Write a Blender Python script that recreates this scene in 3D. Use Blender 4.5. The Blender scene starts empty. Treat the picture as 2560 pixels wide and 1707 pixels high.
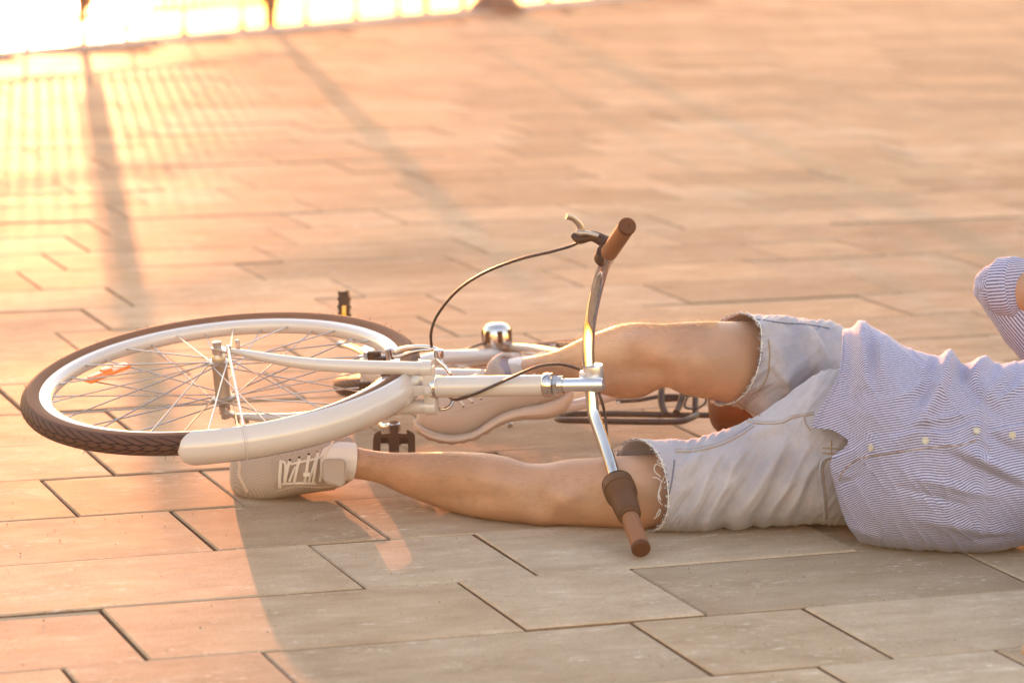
import bpy, bmesh, math, random
import numpy as np
from mathutils import Vector, Matrix, noise
from mathutils.bvhtree import BVHTree

random.seed(7)
rng = np.random.default_rng(7)
scene = bpy.context.scene
col = scene.collection

# ------------------------------------------------------------------ camera
CAM_H, FPX, PITCH, ROLL = 1.24, 8133.48, math.radians(9.635), math.radians(0.725)
cr, sr = math.cos(ROLL), math.sin(ROLL)
_ex, _ey = Vector((1, 0, 0)), Vector((0, math.sin(PITCH), math.cos(PITCH)))
CF = Vector((0, math.cos(PITCH), -math.sin(PITCH)))
CR = _ex * cr + _ey * sr
CU = _ex * -sr + _ey * cr
CC = Vector((0, 0, CAM_H))
cam = bpy.data.cameras.new('camera')
cam.sensor_width = 36.0
cam.lens = 36.0 * FPX / 2560.0
cam.clip_start, cam.clip_end = 0.1, 5000
cam.dof.use_dof = True
cam.dof.focus_distance = 5.5
cam.dof.aperture_fstop = 4.4
camo = bpy.data.objects.new('camera', cam)
col.objects.link(camo)
camo.matrix_world = Matrix(((CR.x, CU.x, -CF.x, CC.x), (CR.y, CU.y, -CF.y, CC.y), (CR.z, CU.z, -CF.z, CC.z), (0, 0, 0, 1)))
scene.camera = camo

# ------------------------------------------------------------------ light
SUN_EL, SUN_AZ = math.radians(4.5), math.radians(-8.4)      # azimuth from +Y towards +X
world = bpy.data.worlds.new('World')
scene.world = world
world.use_nodes = True
wn = world.node_tree
bg = wn.nodes['Background']
sky = wn.nodes.new('ShaderNodeTexSky')
sky.sky_type = 'NISHITA'
sky.sun_disc = False
sky.sun_elevation = SUN_EL
sky.sun_rotation = SUN_AZ
sky.dust_density = 0.5
sky.air_density = 1.5
sky.ozone_density = 2.5
wn.links.new(sky.outputs[0], bg.inputs[0])
bg.inputs[1].default_value = 0.15
sun = bpy.data.lights.new('sun', 'SUN')
sun.energy = 2.0
sun.angle = math.radians(0.5)
sun.color = (0.40, 0.172, 0.082)
suno = bpy.data.objects.new('sun', sun)
col.objects.link(suno)
sun_to = Vector((math.sin(SUN_AZ) * math.cos(SUN_EL), math.cos(SUN_AZ) * math.cos(SUN_EL), math.sin(SUN_EL)))
suno.rotation_euler = sun_to.to_track_quat('Z', 'Y').to_euler()
vs = scene.view_settings
vs.view_transform = 'Standard'
vs.look = 'None'
vs.gamma = 1.0
vs.use_curve_mapping = False
vs.exposure = 3.5
vs.use_white_balance = True
vs.white_balance_temperature = 9100
vs.white_balance_tint = 34
scene.render.engine = 'CYCLES'
scene.cycles.use_denoising = True
scene.cycles.max_bounces = 8
scene.cycles.volume_bounces = 1

# ------------------------------------------------------------------ helpers
def P(px, py, z):
    """point seen at photo pixel (px, py) at optical depth z metres"""
    return CC + (CF + CR * ((px - 1280) / FPX) - CU * ((py - 853.5) / FPX)) * z

def proj(v):
    d = v - CC
    z = d.dot(CF)
    return 1280 + FPX * d.dot(CR) / z, 853.5 - FPX * d.dot(CU) / z, z

def gz(px, py, h=0.0):
    d = CF + CR * ((px - 1280) / FPX) - CU * ((py - 853.5) / FPX)
    return (h - CAM_H) / d.z

def G(px, py, h=0.0):
    return P(px, py, gz(px, py, h))

def herm(xs, ys, x):
    xs = np.asarray(xs, float); ys = np.asarray(ys, float); x = np.asarray(x, float)
    d = np.diff(ys) / np.diff(xs)
    m = np.zeros_like(ys)
    m[0], m[-1] = d[0], d[-1]
    for i in range(1, len(xs) - 1):
        m[i] = 0 if d[i - 1] * d[i] <= 0 else 2 * d[i - 1] * d[i] / (d[i - 1] + d[i])
    i = np.clip(np.searchsorted(xs, x) - 1, 0, len(xs) - 2)
    h = xs[i + 1] - xs[i]
    t = np.clip((x - xs[i]) / h, 0, 1)
    return ((2*t**3 - 3*t**2 + 1) * ys[i] + (t**3 - 2*t**2 + t) * h * m[i] + (-2*t**3 + 3*t**2) * ys[i + 1] + (t**3 - t**2) * h * m[i + 1])

def smooth_path(pts, n):
    pts = [Vector(p) for p in pts]
    if len(pts) < 3 or n <= 1:
        return pts
    out = []
    for i in range(len(pts) - 1):
        p0 = pts[max(i - 1, 0)]; p1 = pts[i]; p2 = pts[i + 1]; p3 = pts[min(i + 2, len(pts) - 1)]
        for k in range(n):
            t = k / n
            out.append(0.5 * ((2*p1) + (p2 - p0)*t + (2*p0 - 5*p1 + 4*p2 - p3)*t*t + (3*p1 - p0 - 3*p2 + p3)*t**3))
    out.append(pts[-1])
    return out

def tube(bm, pts, r, n=12, cap=True, sub=1, flat=1.0, up=None):
    """sweep a circle (or ellipse, flat<1 squeezes it along 'up') along a path"""
    rr = r if hasattr(r, '__len__') else [r] * len(pts)
    if sub > 1:
        m = len(pts)
        pts = smooth_path(pts, sub)
        rr = list(np.interp(np.linspace(0, m - 1, len(pts)), range(m), rr))
    pts = [Vector(p) for p in pts]
    T = []
    for i in range(len(pts)):
        a = pts[max(i - 1, 0)]; b = pts[min(i + 1, len(pts) - 1)]
        T.append((b - a).normalized())
    if up is None:
        up = Vector((0, 0, 1)) if abs(T[0].z) < 0.9 else Vector((1, 0, 0))
    N = (up - T[0] * up.dot(T[0])).normalized()
    rings = []
    for i, p in enumerate(pts):
        N = (N - T[i] * N.dot(T[i])).normalized()
        B = T[i].cross(N)
        rings.append([bm.verts.new(p + (N * math.cos(a) * flat + B * math.sin(a)) * rr[i]) for a in (2*math.pi*k/n for k in range(n))])
    for a, b in zip(rings, rings[1:]):
        for k in range(n):
            bm.faces.new((a[k], a[(k+1) % n], b[(k+1) % n], b[k]))
    if cap:
        bm.faces.new(rings[0][::-1]); bm.faces.new(rings[-1])
    return rings

def lathe(bm, o, axis, prof, n=32, cap=True):
    axis = Vector(axis).normalized()
    a = axis.orthogonal().normalized(); b = axis.cross(a)
    rings = []
    for r, t in prof:
        rings.append([bm.verts.new(o + axis * t + (a * math.cos(q) + b * math.sin(q)) * max(r, 1e-5)) for q in (2*math.pi*k/n for k in range(n))])
    for x, y in zip(rings, rings[1:]):
        for k in range(n):
            bm.faces.new((x[k], x[(k+1) % n], y[(k+1) % n], y[k]))
    if cap:
        bm.faces.new(rings[0][::-1]); bm.faces.new(rings[-1])

def box(bm, o, ax, ay, az, sx, sy, sz, bev=0.0):
    vs_ = []
    for i in (-1, 1):
        for j in (-1, 1):
            for k in (-1, 1):
                vs_.append(bm.verts.new(o + ax * (i*sx/2) + ay * (j*sy/2) + az * (k*sz/2)))
    fs = [(0,1,3,2), (4,6,7,5), (0,4,5,1), (2,3,7,6), (0,2,6,4), (1,5,7,3)]
    nf = [bm.faces.new([vs_[i] for i in f]) for f in fs]
    if bev:
        es = list({e for f in nf for e in f.edges})
        bmesh.ops.bevel(bm, geom=es, offset=bev, segments=2, affect='EDGES', profile=0.6)

def prism(bm, poly, d):
    """closed polygon of 3D points extruded by vector d"""
    a = [bm.verts.new(p) for p in poly]; b = [bm.verts.new(Vector(p) + d) for p in poly]
    n = len(a)
    bm.faces.new(a[::-1]); bm.faces.new(b)
    for i in range(n):
        bm.faces.new((a[i], a[(i+1) % n], b[(i+1) % n], b[i]))

def slices(bm, rows, nx, nt, e=2.0, disp=None, caps=(True, True), uvscale=None):
    """a limb-like form given as photo slices: rows of x, top y, bottom y, depth, half thickness in depth, [x shift at top, x shift on near side]"""
    R = [list(r) + [0.0] * (7 - len(r)) for r in rows]
    R = np.array(R, float)
    X = np.linspace(R[0, 0], R[-1, 0], nx)
    # denser near the ends so that they close round
    X = R[0, 0] + (R[-1, 0] - R[0, 0]) * (0.5 - 0.5*np.cos(np.linspace(0, math.pi, nx))) * 0.35 + (X - R[0, 0]) * 0.65
    C = [herm(R[:, 0], R[:, k], X) for k in range(1, 7)]
    rings = []
    def sp(v):
        return math.copysign(abs(v) ** (2.0 / e), v)
    for i, x in enumerate(X):
        yt, yb, z, hz, xs, xn = (c[i] for c in C)
        ring = []
        for k in range(nt):
            th = 2*math.pi*k/nt
            c, s = sp(math.cos(th)), sp(math.sin(th))
            px = x + xs*s + xn*c
            py = (yt + yb)/2 - (yb - yt)/2*s
            p = P(px, py, z - hz*c)
            if disp is not None:
                d = disp(px, py, c, s)
                p = p + (CF * -c + CU * s).normalized() * d
            ring.append(bm.verts.new(p))
        rings.append(ring)
    for a, b in zip(rings, rings[1:]):
        for k in range(nt):
            bm.faces.new((a[k], b[k], b[(k+1) % nt], a[(k+1) % nt]))
    if caps[0]: bm.faces.new(rings[0])
    if caps[1]: bm.faces.new(rings[-1][::-1])
    return rings

def build(name, bm, mat, parent=None, smooth=True, sharp=None, recalc=True):
    if recalc:
        bmesh.ops.recalc_face_normals(bm, faces=bm.faces)
    me = bpy.data.meshes.new(name)
    bm.to_mesh(me); bm.free()
    if smooth:
        me.polygons.foreach_set('use_smooth', [True] * len(me.polygons))
        me.set_sharp_from_angle(angle=math.radians(sharp or 42))
    o = bpy.data.objects.new(name, me)
    for m in (mat if isinstance(mat, (list, tuple)) else [mat]):
        me.materials.append(m)
    col.objects.link(o)
    if parent is not None:
        o.parent = parent
        o.matrix_parent_inverse = parent_inv(parent)
    return o

def parent_inv(p):
    m = Matrix.Identity(4)
    if p.type == 'EMPTY':
        m = Matrix.Translation(p.location)
    return m.inverted()

def tag(o, label=None, cat=None, group=None, kind=None):
    if label: o['label'] = label
    if cat: o['category'] = cat
    if group: o['group'] = group
    if kind: o['kind'] = kind
    return o

def empty(name, loc):
    o = bpy.data.objects.new(name, None)
    o.empty_display_size = 0.1
    o.location = loc
    col.objects.link(o)
    return o

def B(): return bmesh.new()

# ------------------------------------------------------------------ materials
def mat(name, color, rough=0.5, metal=0.0, coat=0.0, bump=None, vary=None, sss=0.0, spec=0.5, sheen=0.0):
    m = bpy.data.materials.new(name); m.use_nodes = True
    nt = m.node_tree; b = nt.nodes['Principled BSDF']
    b.inputs['Base Color'].default_value = (*color, 1)
    b.inputs['Roughness'].default_value = rough
    b.inputs['Metallic'].default_value = metal
    b.inputs['Coat Weight'].default_value = coat
    b.inputs['Specular IOR Level'].default_value = spec
    b.inputs['Sheen Weight'].default_value = sheen
    if sss:
        b.inputs['Subsurface Weight'].default_value = sss
        b.inputs['Subsurface Radius'].default_value = (0.9, 0.35, 0.18)
        b.inputs['Subsurface Scale'].default_value = 0.012
    tc = nt.nodes.new('ShaderNodeTexCoord')
    if vary:
        amt, scale = vary
        n = nt.nodes.new('ShaderNodeTexNoise'); n.inputs['Scale'].default_value = scale; n.inputs['Detail'].default_value = 5
        nt.links.new(tc.outputs['Object'], n.inputs['Vector'])
        r = nt.nodes.new('ShaderNodeValToRGB')
        r.color_ramp.elements[0].position = 0.3; r.color_ramp.elements[1].position = 0.7
        r.color_ramp.elements[0].color = (*[c*(1-amt) for c in color], 1)
        r.color_ramp.elements[1].color = (*[min(1, c*(1+amt)) for c in color], 1)
        nt.links.new(n.outputs['Fac'], r.inputs[0]); nt.links.new(r.outputs[0], b.inputs['Base Color'])
    if bump:
        st, scale, dist = bump
        n = nt.nodes.new('ShaderNodeTexNoise'); n.inputs['Scale'].default_value = scale; n.inputs['Detail'].default_value = 4
        nt.links.new(tc.outputs['Object'], n.inputs['Vector'])
        bp = nt.nodes.new('ShaderNodeBump'); bp.inputs['Strength'].default_value = st; bp.inputs['Distance'].default_value = dist
        nt.links.new(n.outputs['Fac'], bp.inputs['Height']); nt.links.new(bp.outputs[0], b.inputs['Normal'])
    return m

M = {}
M['white_paint'] = mat('white_paint', (0.50, 0.425, 0.395), 0.25, coat=0.9, vary=(0.03, 9))
M['chrome'] = mat('chrome', (0.58, 0.54, 0.51), 0.07, 1.0)
M['steel'] = mat('steel', (0.50, 0.47, 0.45), 0.3, 1.0, bump=(0.1, 300, 0.001))
M['alloy'] = mat('alloy', (0.66, 0.66, 0.68), 0.32, 1.0)
M['hub_metal'] = mat('hub_metal', (0.45, 0.36, 0.30), 0.38, 0.9)
M['black_plastic'] = mat('black_plastic', (0.035, 0.014, 0.007), 0.55, spec=0.3)
M['black_paint'] = mat('black_paint', (0.035, 0.015, 0.009), 0.4)
M['cable'] = mat('cable', (0.03, 0.015, 0.012), 0.4)
M['grip'] = mat('grip', (0.23, 0.085, 0.038), 0.6, spec=0.3, bump=(0.15, 400, 0.001))
M['grip_end'] = mat('grip_end', (0.085, 0.026, 0.010), 0.65, spec=0.25)
M['saddle'] = mat('saddle', (0.15, 0.042, 0.012), 0.6, spec=0.25, bump=(0.2, 250, 0.001))
M['shifter'] = mat('shifter', (0.085, 0.034, 0.014), 0.6, spec=0.25)
M['orange'] = mat('orange_reflector', (0.95, 0.22, 0.05), 0.25, coat=0.5)
M['amber'] = mat('amber_reflector', (0.95, 0.38, 0.02), 0.25, coat=0.5)
M['sock'] = mat('sock_knit', (0.62, 0.55, 0.53), 0.9, bump=(0.3, 500, 0.001), sheen=0.2)
M['shoe_sole'] = mat('shoe_sole', (0.50, 0.37, 0.305), 0.6)
M['shoe_trim'] = mat('shoe_trim', (0.42, 0.325, 0.28), 0.65)
M['stitch'] = mat('stitching', (0.40, 0.31, 0.27), 0.8)
M['lace'] = mat('lace', (0.58, 0.50, 0.46), 0.85)
M['thread_white'] = mat('thread_white', (0.58, 0.53, 0.51), 0.9)
M['thread_tan'] = mat('thread_tan', (0.30, 0.20, 0.13), 0.9)
M['thread_blue'] = mat('thread_blue', (0.10, 0.12, 0.17), 0.9)
M['button'] = mat('button', (0.42, 0.38, 0.32), 0.35)
M['hair_blond'] = mat('hair_blond', (0.75, 0.48, 0.22), 0.45)
M['hair_brown'] = mat('hair_brown', (0.09, 0.05, 0.03), 0.6)
M['eye'] = mat('eye_white', (0.8, 0.78, 0.76), 0.3)
M['lip'] = mat('lip', (0.45, 0.18, 0.14), 0.5)
M['rail_paint'] = mat('rail_paint', (0.10, 0.05, 0.035), 0.5)
M['iron'] = mat('cast_iron', (0.07, 0.04, 0.03), 0.55)
M['skin'] = mat('skin', (0.42, 0.215, 0.135), 0.5, sss=0.2, bump=(0.25, 220, 0.001), vary=(0.15, 13))

def shoe_mesh():
    m = mat('shoe_mesh', (0.60, 0.52, 0.49), 0.8)
    nt = m.node_tree; b = nt.nodes['Principled BSDF']
    tc = nt.nodes.new('ShaderNodeTexCoord')
    w1 = nt.nodes.new('ShaderNodeTexWave'); w1.inputs['Scale'].default_value = 120; w1.bands_direction = 'DIAGONAL'
    w2 = nt.nodes.new('ShaderNodeTexWave'); w2.inputs['Scale'].default_value = 120; w2.bands_direction = 'Z'
    mx = nt.nodes.new('ShaderNodeMath'); mx.operation = 'MULTIPLY'
    for w in (w1, w2): nt.links.new(tc.outputs['Object'], w.inputs['Vector'])
    nt.links.new(w1.outputs['Fac'], mx.inputs[0]); nt.links.new(w2.outputs['Fac'], mx.inputs[1])
    r = nt.nodes.new('ShaderNodeValToRGB')
    r.color_ramp.elements[0].color = (0.32, 0.25, 0.222, 1); r.color_ramp.elements[1].color = (0.47, 0.38, 0.345, 1)
    nt.links.new(mx.outputs[0], r.inputs[0]); nt.links.new(r.outputs[0], b.inputs['Base Color'])
    bp = nt.nodes.new('ShaderNodeBump'); bp.inputs['Strength'].default_value = 0.4; bp.inputs['Distance'].default_value = 0.001
    nt.links.new(mx.outputs[0], bp.inputs['Height']); nt.links.new(bp.outputs[0], b.inputs['Normal'])
    return m
M['shoe_mesh'] = shoe_mesh()

def denim():
    m = mat('pale_denim', (0.60, 0.58, 0.58), 0.88, sheen=0.15)
    nt = m.node_tree; b = nt.nodes['Principled BSDF']
    tc = nt.nodes.new('ShaderNodeTexCoord')
    n1 = nt.nodes.new('ShaderNodeTexNoise'); n1.inputs['Scale'].default_value = 11; n1.inputs['Detail'].default_value = 6
    n2 = nt.nodes.new('ShaderNodeTexNoise'); n2.inputs['Scale'].default_value = 420; n2.inputs['Detail'].default_value = 3
    mp = nt.nodes.new('ShaderNodeMapping'); mp.inputs['Scale'].default_value = (1, 1, 0.35); mp.inputs['Rotation'].default_value = (0, 0.6, 0)
    nt.links.new(tc.outputs['Object'], n1.inputs['Vector'])
    nt.links.new(tc.outputs['Object'], mp.inputs['Vector']); nt.links.new(mp.outputs[0], n2.inputs['Vector'])
    r = nt.nodes.new('ShaderNodeValToRGB')
    r.color_ramp.elements[0].position = 0.3; r.color_ramp.elements[1].position = 0.72
    r.color_ramp.elements[0].color = (0.28, 0.265, 0.32, 1); r.color_ramp.elements[1].color = (0.45, 0.41, 0.435, 1)
    mix = nt.nodes.new('ShaderNodeMix'); mix.data_type = 'RGBA'; mix.blend_type = 'MULTIPLY'; mix.inputs[0].default_value = 0.25
    nt.links.new(n1.outputs['Fac'], r.inputs[0]); nt.links.new(r.outputs[0], mix.inputs[6]); nt.links.new(n2.outputs['Fac'], mix.inputs[7])
    nt.links.new(mix.outputs[2], b.inputs['Base Color'])
    bp = nt.nodes.new('ShaderNodeBump'); bp.inputs['Strength'].default_value = 0.35; bp.inputs['Distance'].default_value = 0.0015
    nt.links.new(n2.outputs['Fac'], bp.inputs['Height']); nt.links.new(bp.outputs[0], b.inputs['Normal'])
    return m
M['denim'] = denim()

def striped():
    """fine dark pinstripes on pale cotton, along the UV v direction (u counts metres round the body)"""
    m = mat('striped_cotton', (0.74, 0.73, 0.78), 0.85, sheen=0.15)
    nt = m.node_tree; b = nt.nodes['Principled BSDF']
    uv = nt.nodes.new('ShaderNodeUVMap'); uv.uv_map = 'UVMap'
    sep = nt.nodes.new('ShaderNodeSeparateXYZ'); nt.links.new(uv.outputs[0], sep.inputs[0])
    mul = nt.nodes.new('ShaderNodeMath'); mul.operation = 'MULTIPLY'; mul.inputs[1].default_value = 2*math.pi/0.0043
    s = nt.nodes.new('ShaderNodeMath'); s.operation = 'SINE'
    nt.links.new(sep.outputs[0], mul.inputs[0]); nt.links.new(mul.outputs[0], s.inputs[0])
    r = nt.nodes.new('ShaderNodeMapRange'); r.inputs[1].default_value = -0.85; r.inputs[2].default_value = 0.65
    nt.links.new(s.outputs[0], r.inputs[0])
    tc = nt.nodes.new('ShaderNodeTexCoord')
    n = nt.nodes.new('ShaderNodeTexNoise'); n.inputs['Scale'].default_value = 300
    nt.links.new(tc.outputs['Object'], n.inputs['Vector'])
    nr = nt.nodes.new('ShaderNodeMapRange'); nr.inputs[1].default_value = 0.3; nr.inputs[2].default_value = 0.7; nr.inputs[3].default_value = 0.72; nr.inputs[4].default_value = 1.0
    nt.links.new(n.outputs['Fac'], nr.inputs[0])
    m3 = nt.nodes.new('ShaderNodeMath'); m3.operation = 'MULTIPLY'
    nt.links.new(r.outputs[0], m3.inputs[0]); nt.links.new(nr.outputs[0], m3.inputs[1])
    mix = nt.nodes.new('ShaderNodeMix'); mix.data_type = 'RGBA'
    mix.inputs[6].default_value = (0.42, 0.425, 0.59, 1); mix.inputs[7].default_value = (0.040, 0.038, 0.10, 1)
    nt.links.new(m3.outputs[0], mix.inputs[0]); nt.links.new(mix.outputs[2], b.inputs['Base Color'])
    bp = nt.nodes.new('ShaderNodeBump'); bp.inputs['Strength'].default_value = 0.25; bp.inputs['Distance'].default_value = 0.001
    nt.links.new(n.outputs['Fac'], bp.inputs['Height']); nt.links.new(bp.outputs[0], b.inputs['Normal'])
    return m
M['striped'] = striped()

def tyre_mat():
    m = mat('tyre_rubber', (0.05, 0.03, 0.024), 0.75, spec=0.25)
    nt = m.node_tree; b = nt.nodes['Principled BSDF']
    uv = nt.nodes.new('ShaderNodeUVMap'); uv.uv_map = 'UVMap'
    sep = nt.nodes.new('ShaderNodeSeparateXYZ'); nt.links.new(uv.outputs[0], sep.inputs[0])
    # herring-bone grooves: u runs round the wheel, v across the tread (0.5 = crown)
    def math_(op, a, c=None):
        n = nt.nodes.new('ShaderNodeMath'); n.operation = op
        for i, q in enumerate((a, c)):
            if q is None: continue
            if isinstance(q, (int, float)): n.inputs[i].default_value = q
            else: nt.links.new(q, n.inputs[i])
        return n.outputs[0]
    off = math_('ABSOLUTE', math_('SUBTRACT', sep.outputs[1], 0.5))
    ph = math_('ADD', math_('MULTIPLY', sep.outputs[0], 80.0), math_('MULTIPLY', off, 11.0))
    fr = math_('FRACT', ph)
    g1 = math_('LESS_THAN', fr, 0.24)
    zig = math_('LESS_THAN', math_('ABSOLUTE', math_('SUBTRACT', off, math_('ADD', 0.035, math_('MULTIPLY', fr, 0.02)))), 0.010)
    tread = math_('LESS_THAN', off, 0.19)
    g = math_('MULTIPLY', math_('MAXIMUM', g1, zig), tread)
    mix = nt.nodes.new('ShaderNodeMix'); mix.data_type = 'RGBA'
    mix.inputs[6].default_value = (0.070, 0.034, 0.028, 1); mix.inputs[7].default_value = (0.010, 0.004, 0.004, 1)
    nt.links.new(g, mix.inputs[0])
    side = nt.nodes.new('ShaderNodeMix'); side.data_type = 'RGBA'
    side.inputs[7].default_value = (0.17, 0.075, 0.045, 1)
    sd = math_('GREATER_THAN', off, 0.235)
    nt.links.new(sd, side.inputs[0]); nt.links.new(mix.outputs[2], side.inputs[6])
    nt.links.new(side.outputs[2], b.inputs['Base Color'])
    bp = nt.nodes.new('ShaderNodeBump'); bp.inputs['Strength'].default_value = 0.8; bp.inputs['Distance'].default_value = 0.0025; bp.invert = True
    nt.links.new(g, bp.inputs['Height']); nt.links.new(bp.outputs[0], b.inputs['Normal'])
    return m
M['tyre'] = tyre_mat()

YAW = math.radians(20.294)
UX = Vector((math.cos(YAW), math.sin(YAW), 0)); VX = Vector((-math.sin(YAW), math.cos(YAW), 0))

def slab_mat():
    m = bpy.data.materials.new('paving_slab'); m.use_nodes = True
    nt = m.node_tree; b = nt.nodes['Principled BSDF']
    b.inputs['Roughness'].default_value = 0.62; b.inputs['Specular IOR Level'].default_value = 0.0008
    tc = nt.nodes.new('ShaderNodeTexCoord'); geo = nt.nodes.new('ShaderNodeNewGeometry')
    mp = nt.nodes.new('ShaderNodeMapping'); mp.vector_type = 'TEXTURE'; mp.inputs['Rotation'].default_value = (0, 0, YAW)
    nt.links.new(tc.outputs['Object'], mp.inputs['Vector'])
    # shift the pattern by a random amount on each slab
    sh = nt.nodes.new('ShaderNodeVectorMath'); sh.operation = 'MULTIPLY_ADD'
    cmb = nt.nodes.new('ShaderNodeCombineXYZ')
    for k in range(3): nt.links.new(geo.outputs['Random Per Island'], cmb.inputs[k])
    nt.links.new(cmb.outputs[0], sh.inputs[0]); sh.inputs[1].default_value = (37, 91, 53); nt.links.new(mp.outputs[0], sh.inputs[2])
    st = nt.nodes.new('ShaderNodeMapping'); st.inputs['Scale'].default_value = (8.0, 18.0, 10.0)
    nt.links.new(sh.outputs[0], st.inputs['Vector'])
    def noise_(vec, scale, det=6, rough=0.6):
        n = nt.nodes.new('ShaderNodeTexNoise'); n.inputs['Scale'].default_value = scale; n.inputs['Detail'].default_value = det; n.inputs['Roughness'].default_value = rough
        nt.links.new(vec, n.inputs['Vector']); return n.outputs['Fac']
    def ramp(fac, stops):
        r = nt.nodes.new('ShaderNodeValToRGB')
        while len(r.color_ramp.elements) < len(stops): r.color_ramp.elements.new(0.5)
        for e, (p, c) in zip(r.color_ramp.elements, stops): e.position = p; e.color = (*c, 1)
        nt.links.new(fac, r.inputs[0]); return r.outputs[0]
    def mix(a, c, fac, mode='MIX'):
        x = nt.nodes.new('ShaderNodeMix'); x.data_type = 'RGBA'; x.blend_type = mode
        if isinstance(fac, float): x.inputs[0].default_value = fac
        else: nt.links.new(fac, x.inputs[0])
        nt.links.new(a, x.inputs[6]); nt.links.new(c, x.inputs[7]); return x.outputs[2]
    streak = ramp(noise_(st.outputs[0], 1.0, 8, 0.65), [(0.25, (0.345, 0.238, 0.166)), (0.46, (0.420, 0.302, 0.216)), (0.60, (0.455, 0.335, 0.246)), (0.76, (0.55, 0.435, 0.340))])
    tone = ramp(geo.outputs['Random Per Island'], [(0.0, (0.82, 0.78, 0.75)), (0.4, (0.95, 0.92, 0.90)), (0.75, (1.05, 0.98, 0.92)), (1.0, (1.10, 1.09, 1.09))])
    c1 = mix(streak, tone, 1.0, 'MULTIPLY')
    grain = noise_(tc.outputs['Object'], 260, 3, 0.7)
    sp = ramp(grain, [(0.30, (0.45, 0.4, 0.36)), (0.43, (1, 1, 1)), (0.62, (1, 1, 1)), (0.72, (1.35, 1.32, 1.3))])
    c2 = mix(c1, sp, 0.75, 'MULTIPLY')
    patch = ramp(noise_(tc.outputs['Object'], 2.3, 5, 0.6), [(0.3, (0.86, 0.83, 0.81)), (0.7, (1.06, 1.05, 1.03))])
    c3 = mix(c2, patch, 1.0, 'MULTIPLY')
    # pale scuffed flecks gathered in patches
    fl = nt.nodes.new('ShaderNodeMapping'); fl.inputs['Scale'].default_value = (38.0, 95.0, 40.0); nt.links.new(sh.outputs[0], fl.inputs['Vector'])
    m1 = ramp(noise_(fl.outputs[0], 1.0, 6, 0.7), [(0.56, (0, 0, 0)), (0.70, (1, 1, 1))])
    m2 = ramp(noise_(st.outputs[0], 0.55, 3, 0.5), [(0.46, (0, 0, 0)), (0.64, (1, 1, 1))])
    mm = mix(m1, m2, 1.0, 'MULTIPLY')
    pale = nt.nodes.new('ShaderNodeRGB'); pale.outputs[0].default_value = (0.70, 0.57, 0.46, 1)
    fac = nt.nodes.new('ShaderNodeMath'); fac.operation = 'MULTIPLY'; fac.inputs[1].default_value = 1.0; nt.links.new(mm, fac.inputs[0])
    c3 = mix(c3, pale.outputs[0], fac.outputs[0])
    # a few dark stains
    sm_ = ramp(noise_(tc.outputs['Object'], 5.0, 7, 0.7), [(0.66, (1, 1, 1)), (0.80, (0.72, 0.66, 0.62))])
    c3 = mix(c3, sm_, 1.0, 'MULTIPLY')
    nt.links.new(c3, b.inputs['Base Color'])
    rg = nt.nodes.new('ShaderNodeMapRange'); rg.inputs[3].default_value = 0.46; rg.inputs[4].default_value = 0.60
    nt.links.new(noise_(tc.outputs['Object'], 9, 4), rg.inputs[0]); nt.links.new(rg.outputs[0], b.inputs['Roughness'])
    bp = nt.nodes.new('ShaderNodeBump'); bp.inputs['Strength'].default_value = 0.35; bp.inputs['Distance'].default_value = 0.0012
    add = nt.nodes.new('ShaderNodeMath'); nt.links.new(grain, add.inputs[0]); nt.links.new(noise_(st.outputs[0], 3.0, 4), add.inputs[1])
    nt.links.new(add.outputs[0], bp.inputs['Height']); nt.links.new(bp.outputs[0], b.inputs['Normal'])
    return m
M['slab'] = slab_mat()
M['joint'] = mat('joint_sand', (0.22, 0.11, 0.06), 0.95, bump=(0.6, 300, 0.003), vary=(0.3, 120))
M['quay'] = mat('quay_stone', (0.34, 0.28, 0.24), 0.8, vary=(0.15, 6), bump=(0.3, 60, 0.004))
M['water'] = mat('sea_water', (0.03, 0.05, 0.06), 0.12, bump=(0.55, 1.6, 0.25))

# ------------------------------------------------------------------ the setting
E0, E1 = G(0, 128), G(1400, 2)                 # quay edge, along which the railing stands
ED = (E1 - E0).normalized()
EN = Vector((ED.y, -ED.x, 0))                  # towards the camera side
def edge_side(p): return (p - E0).dot(EN)

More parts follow.
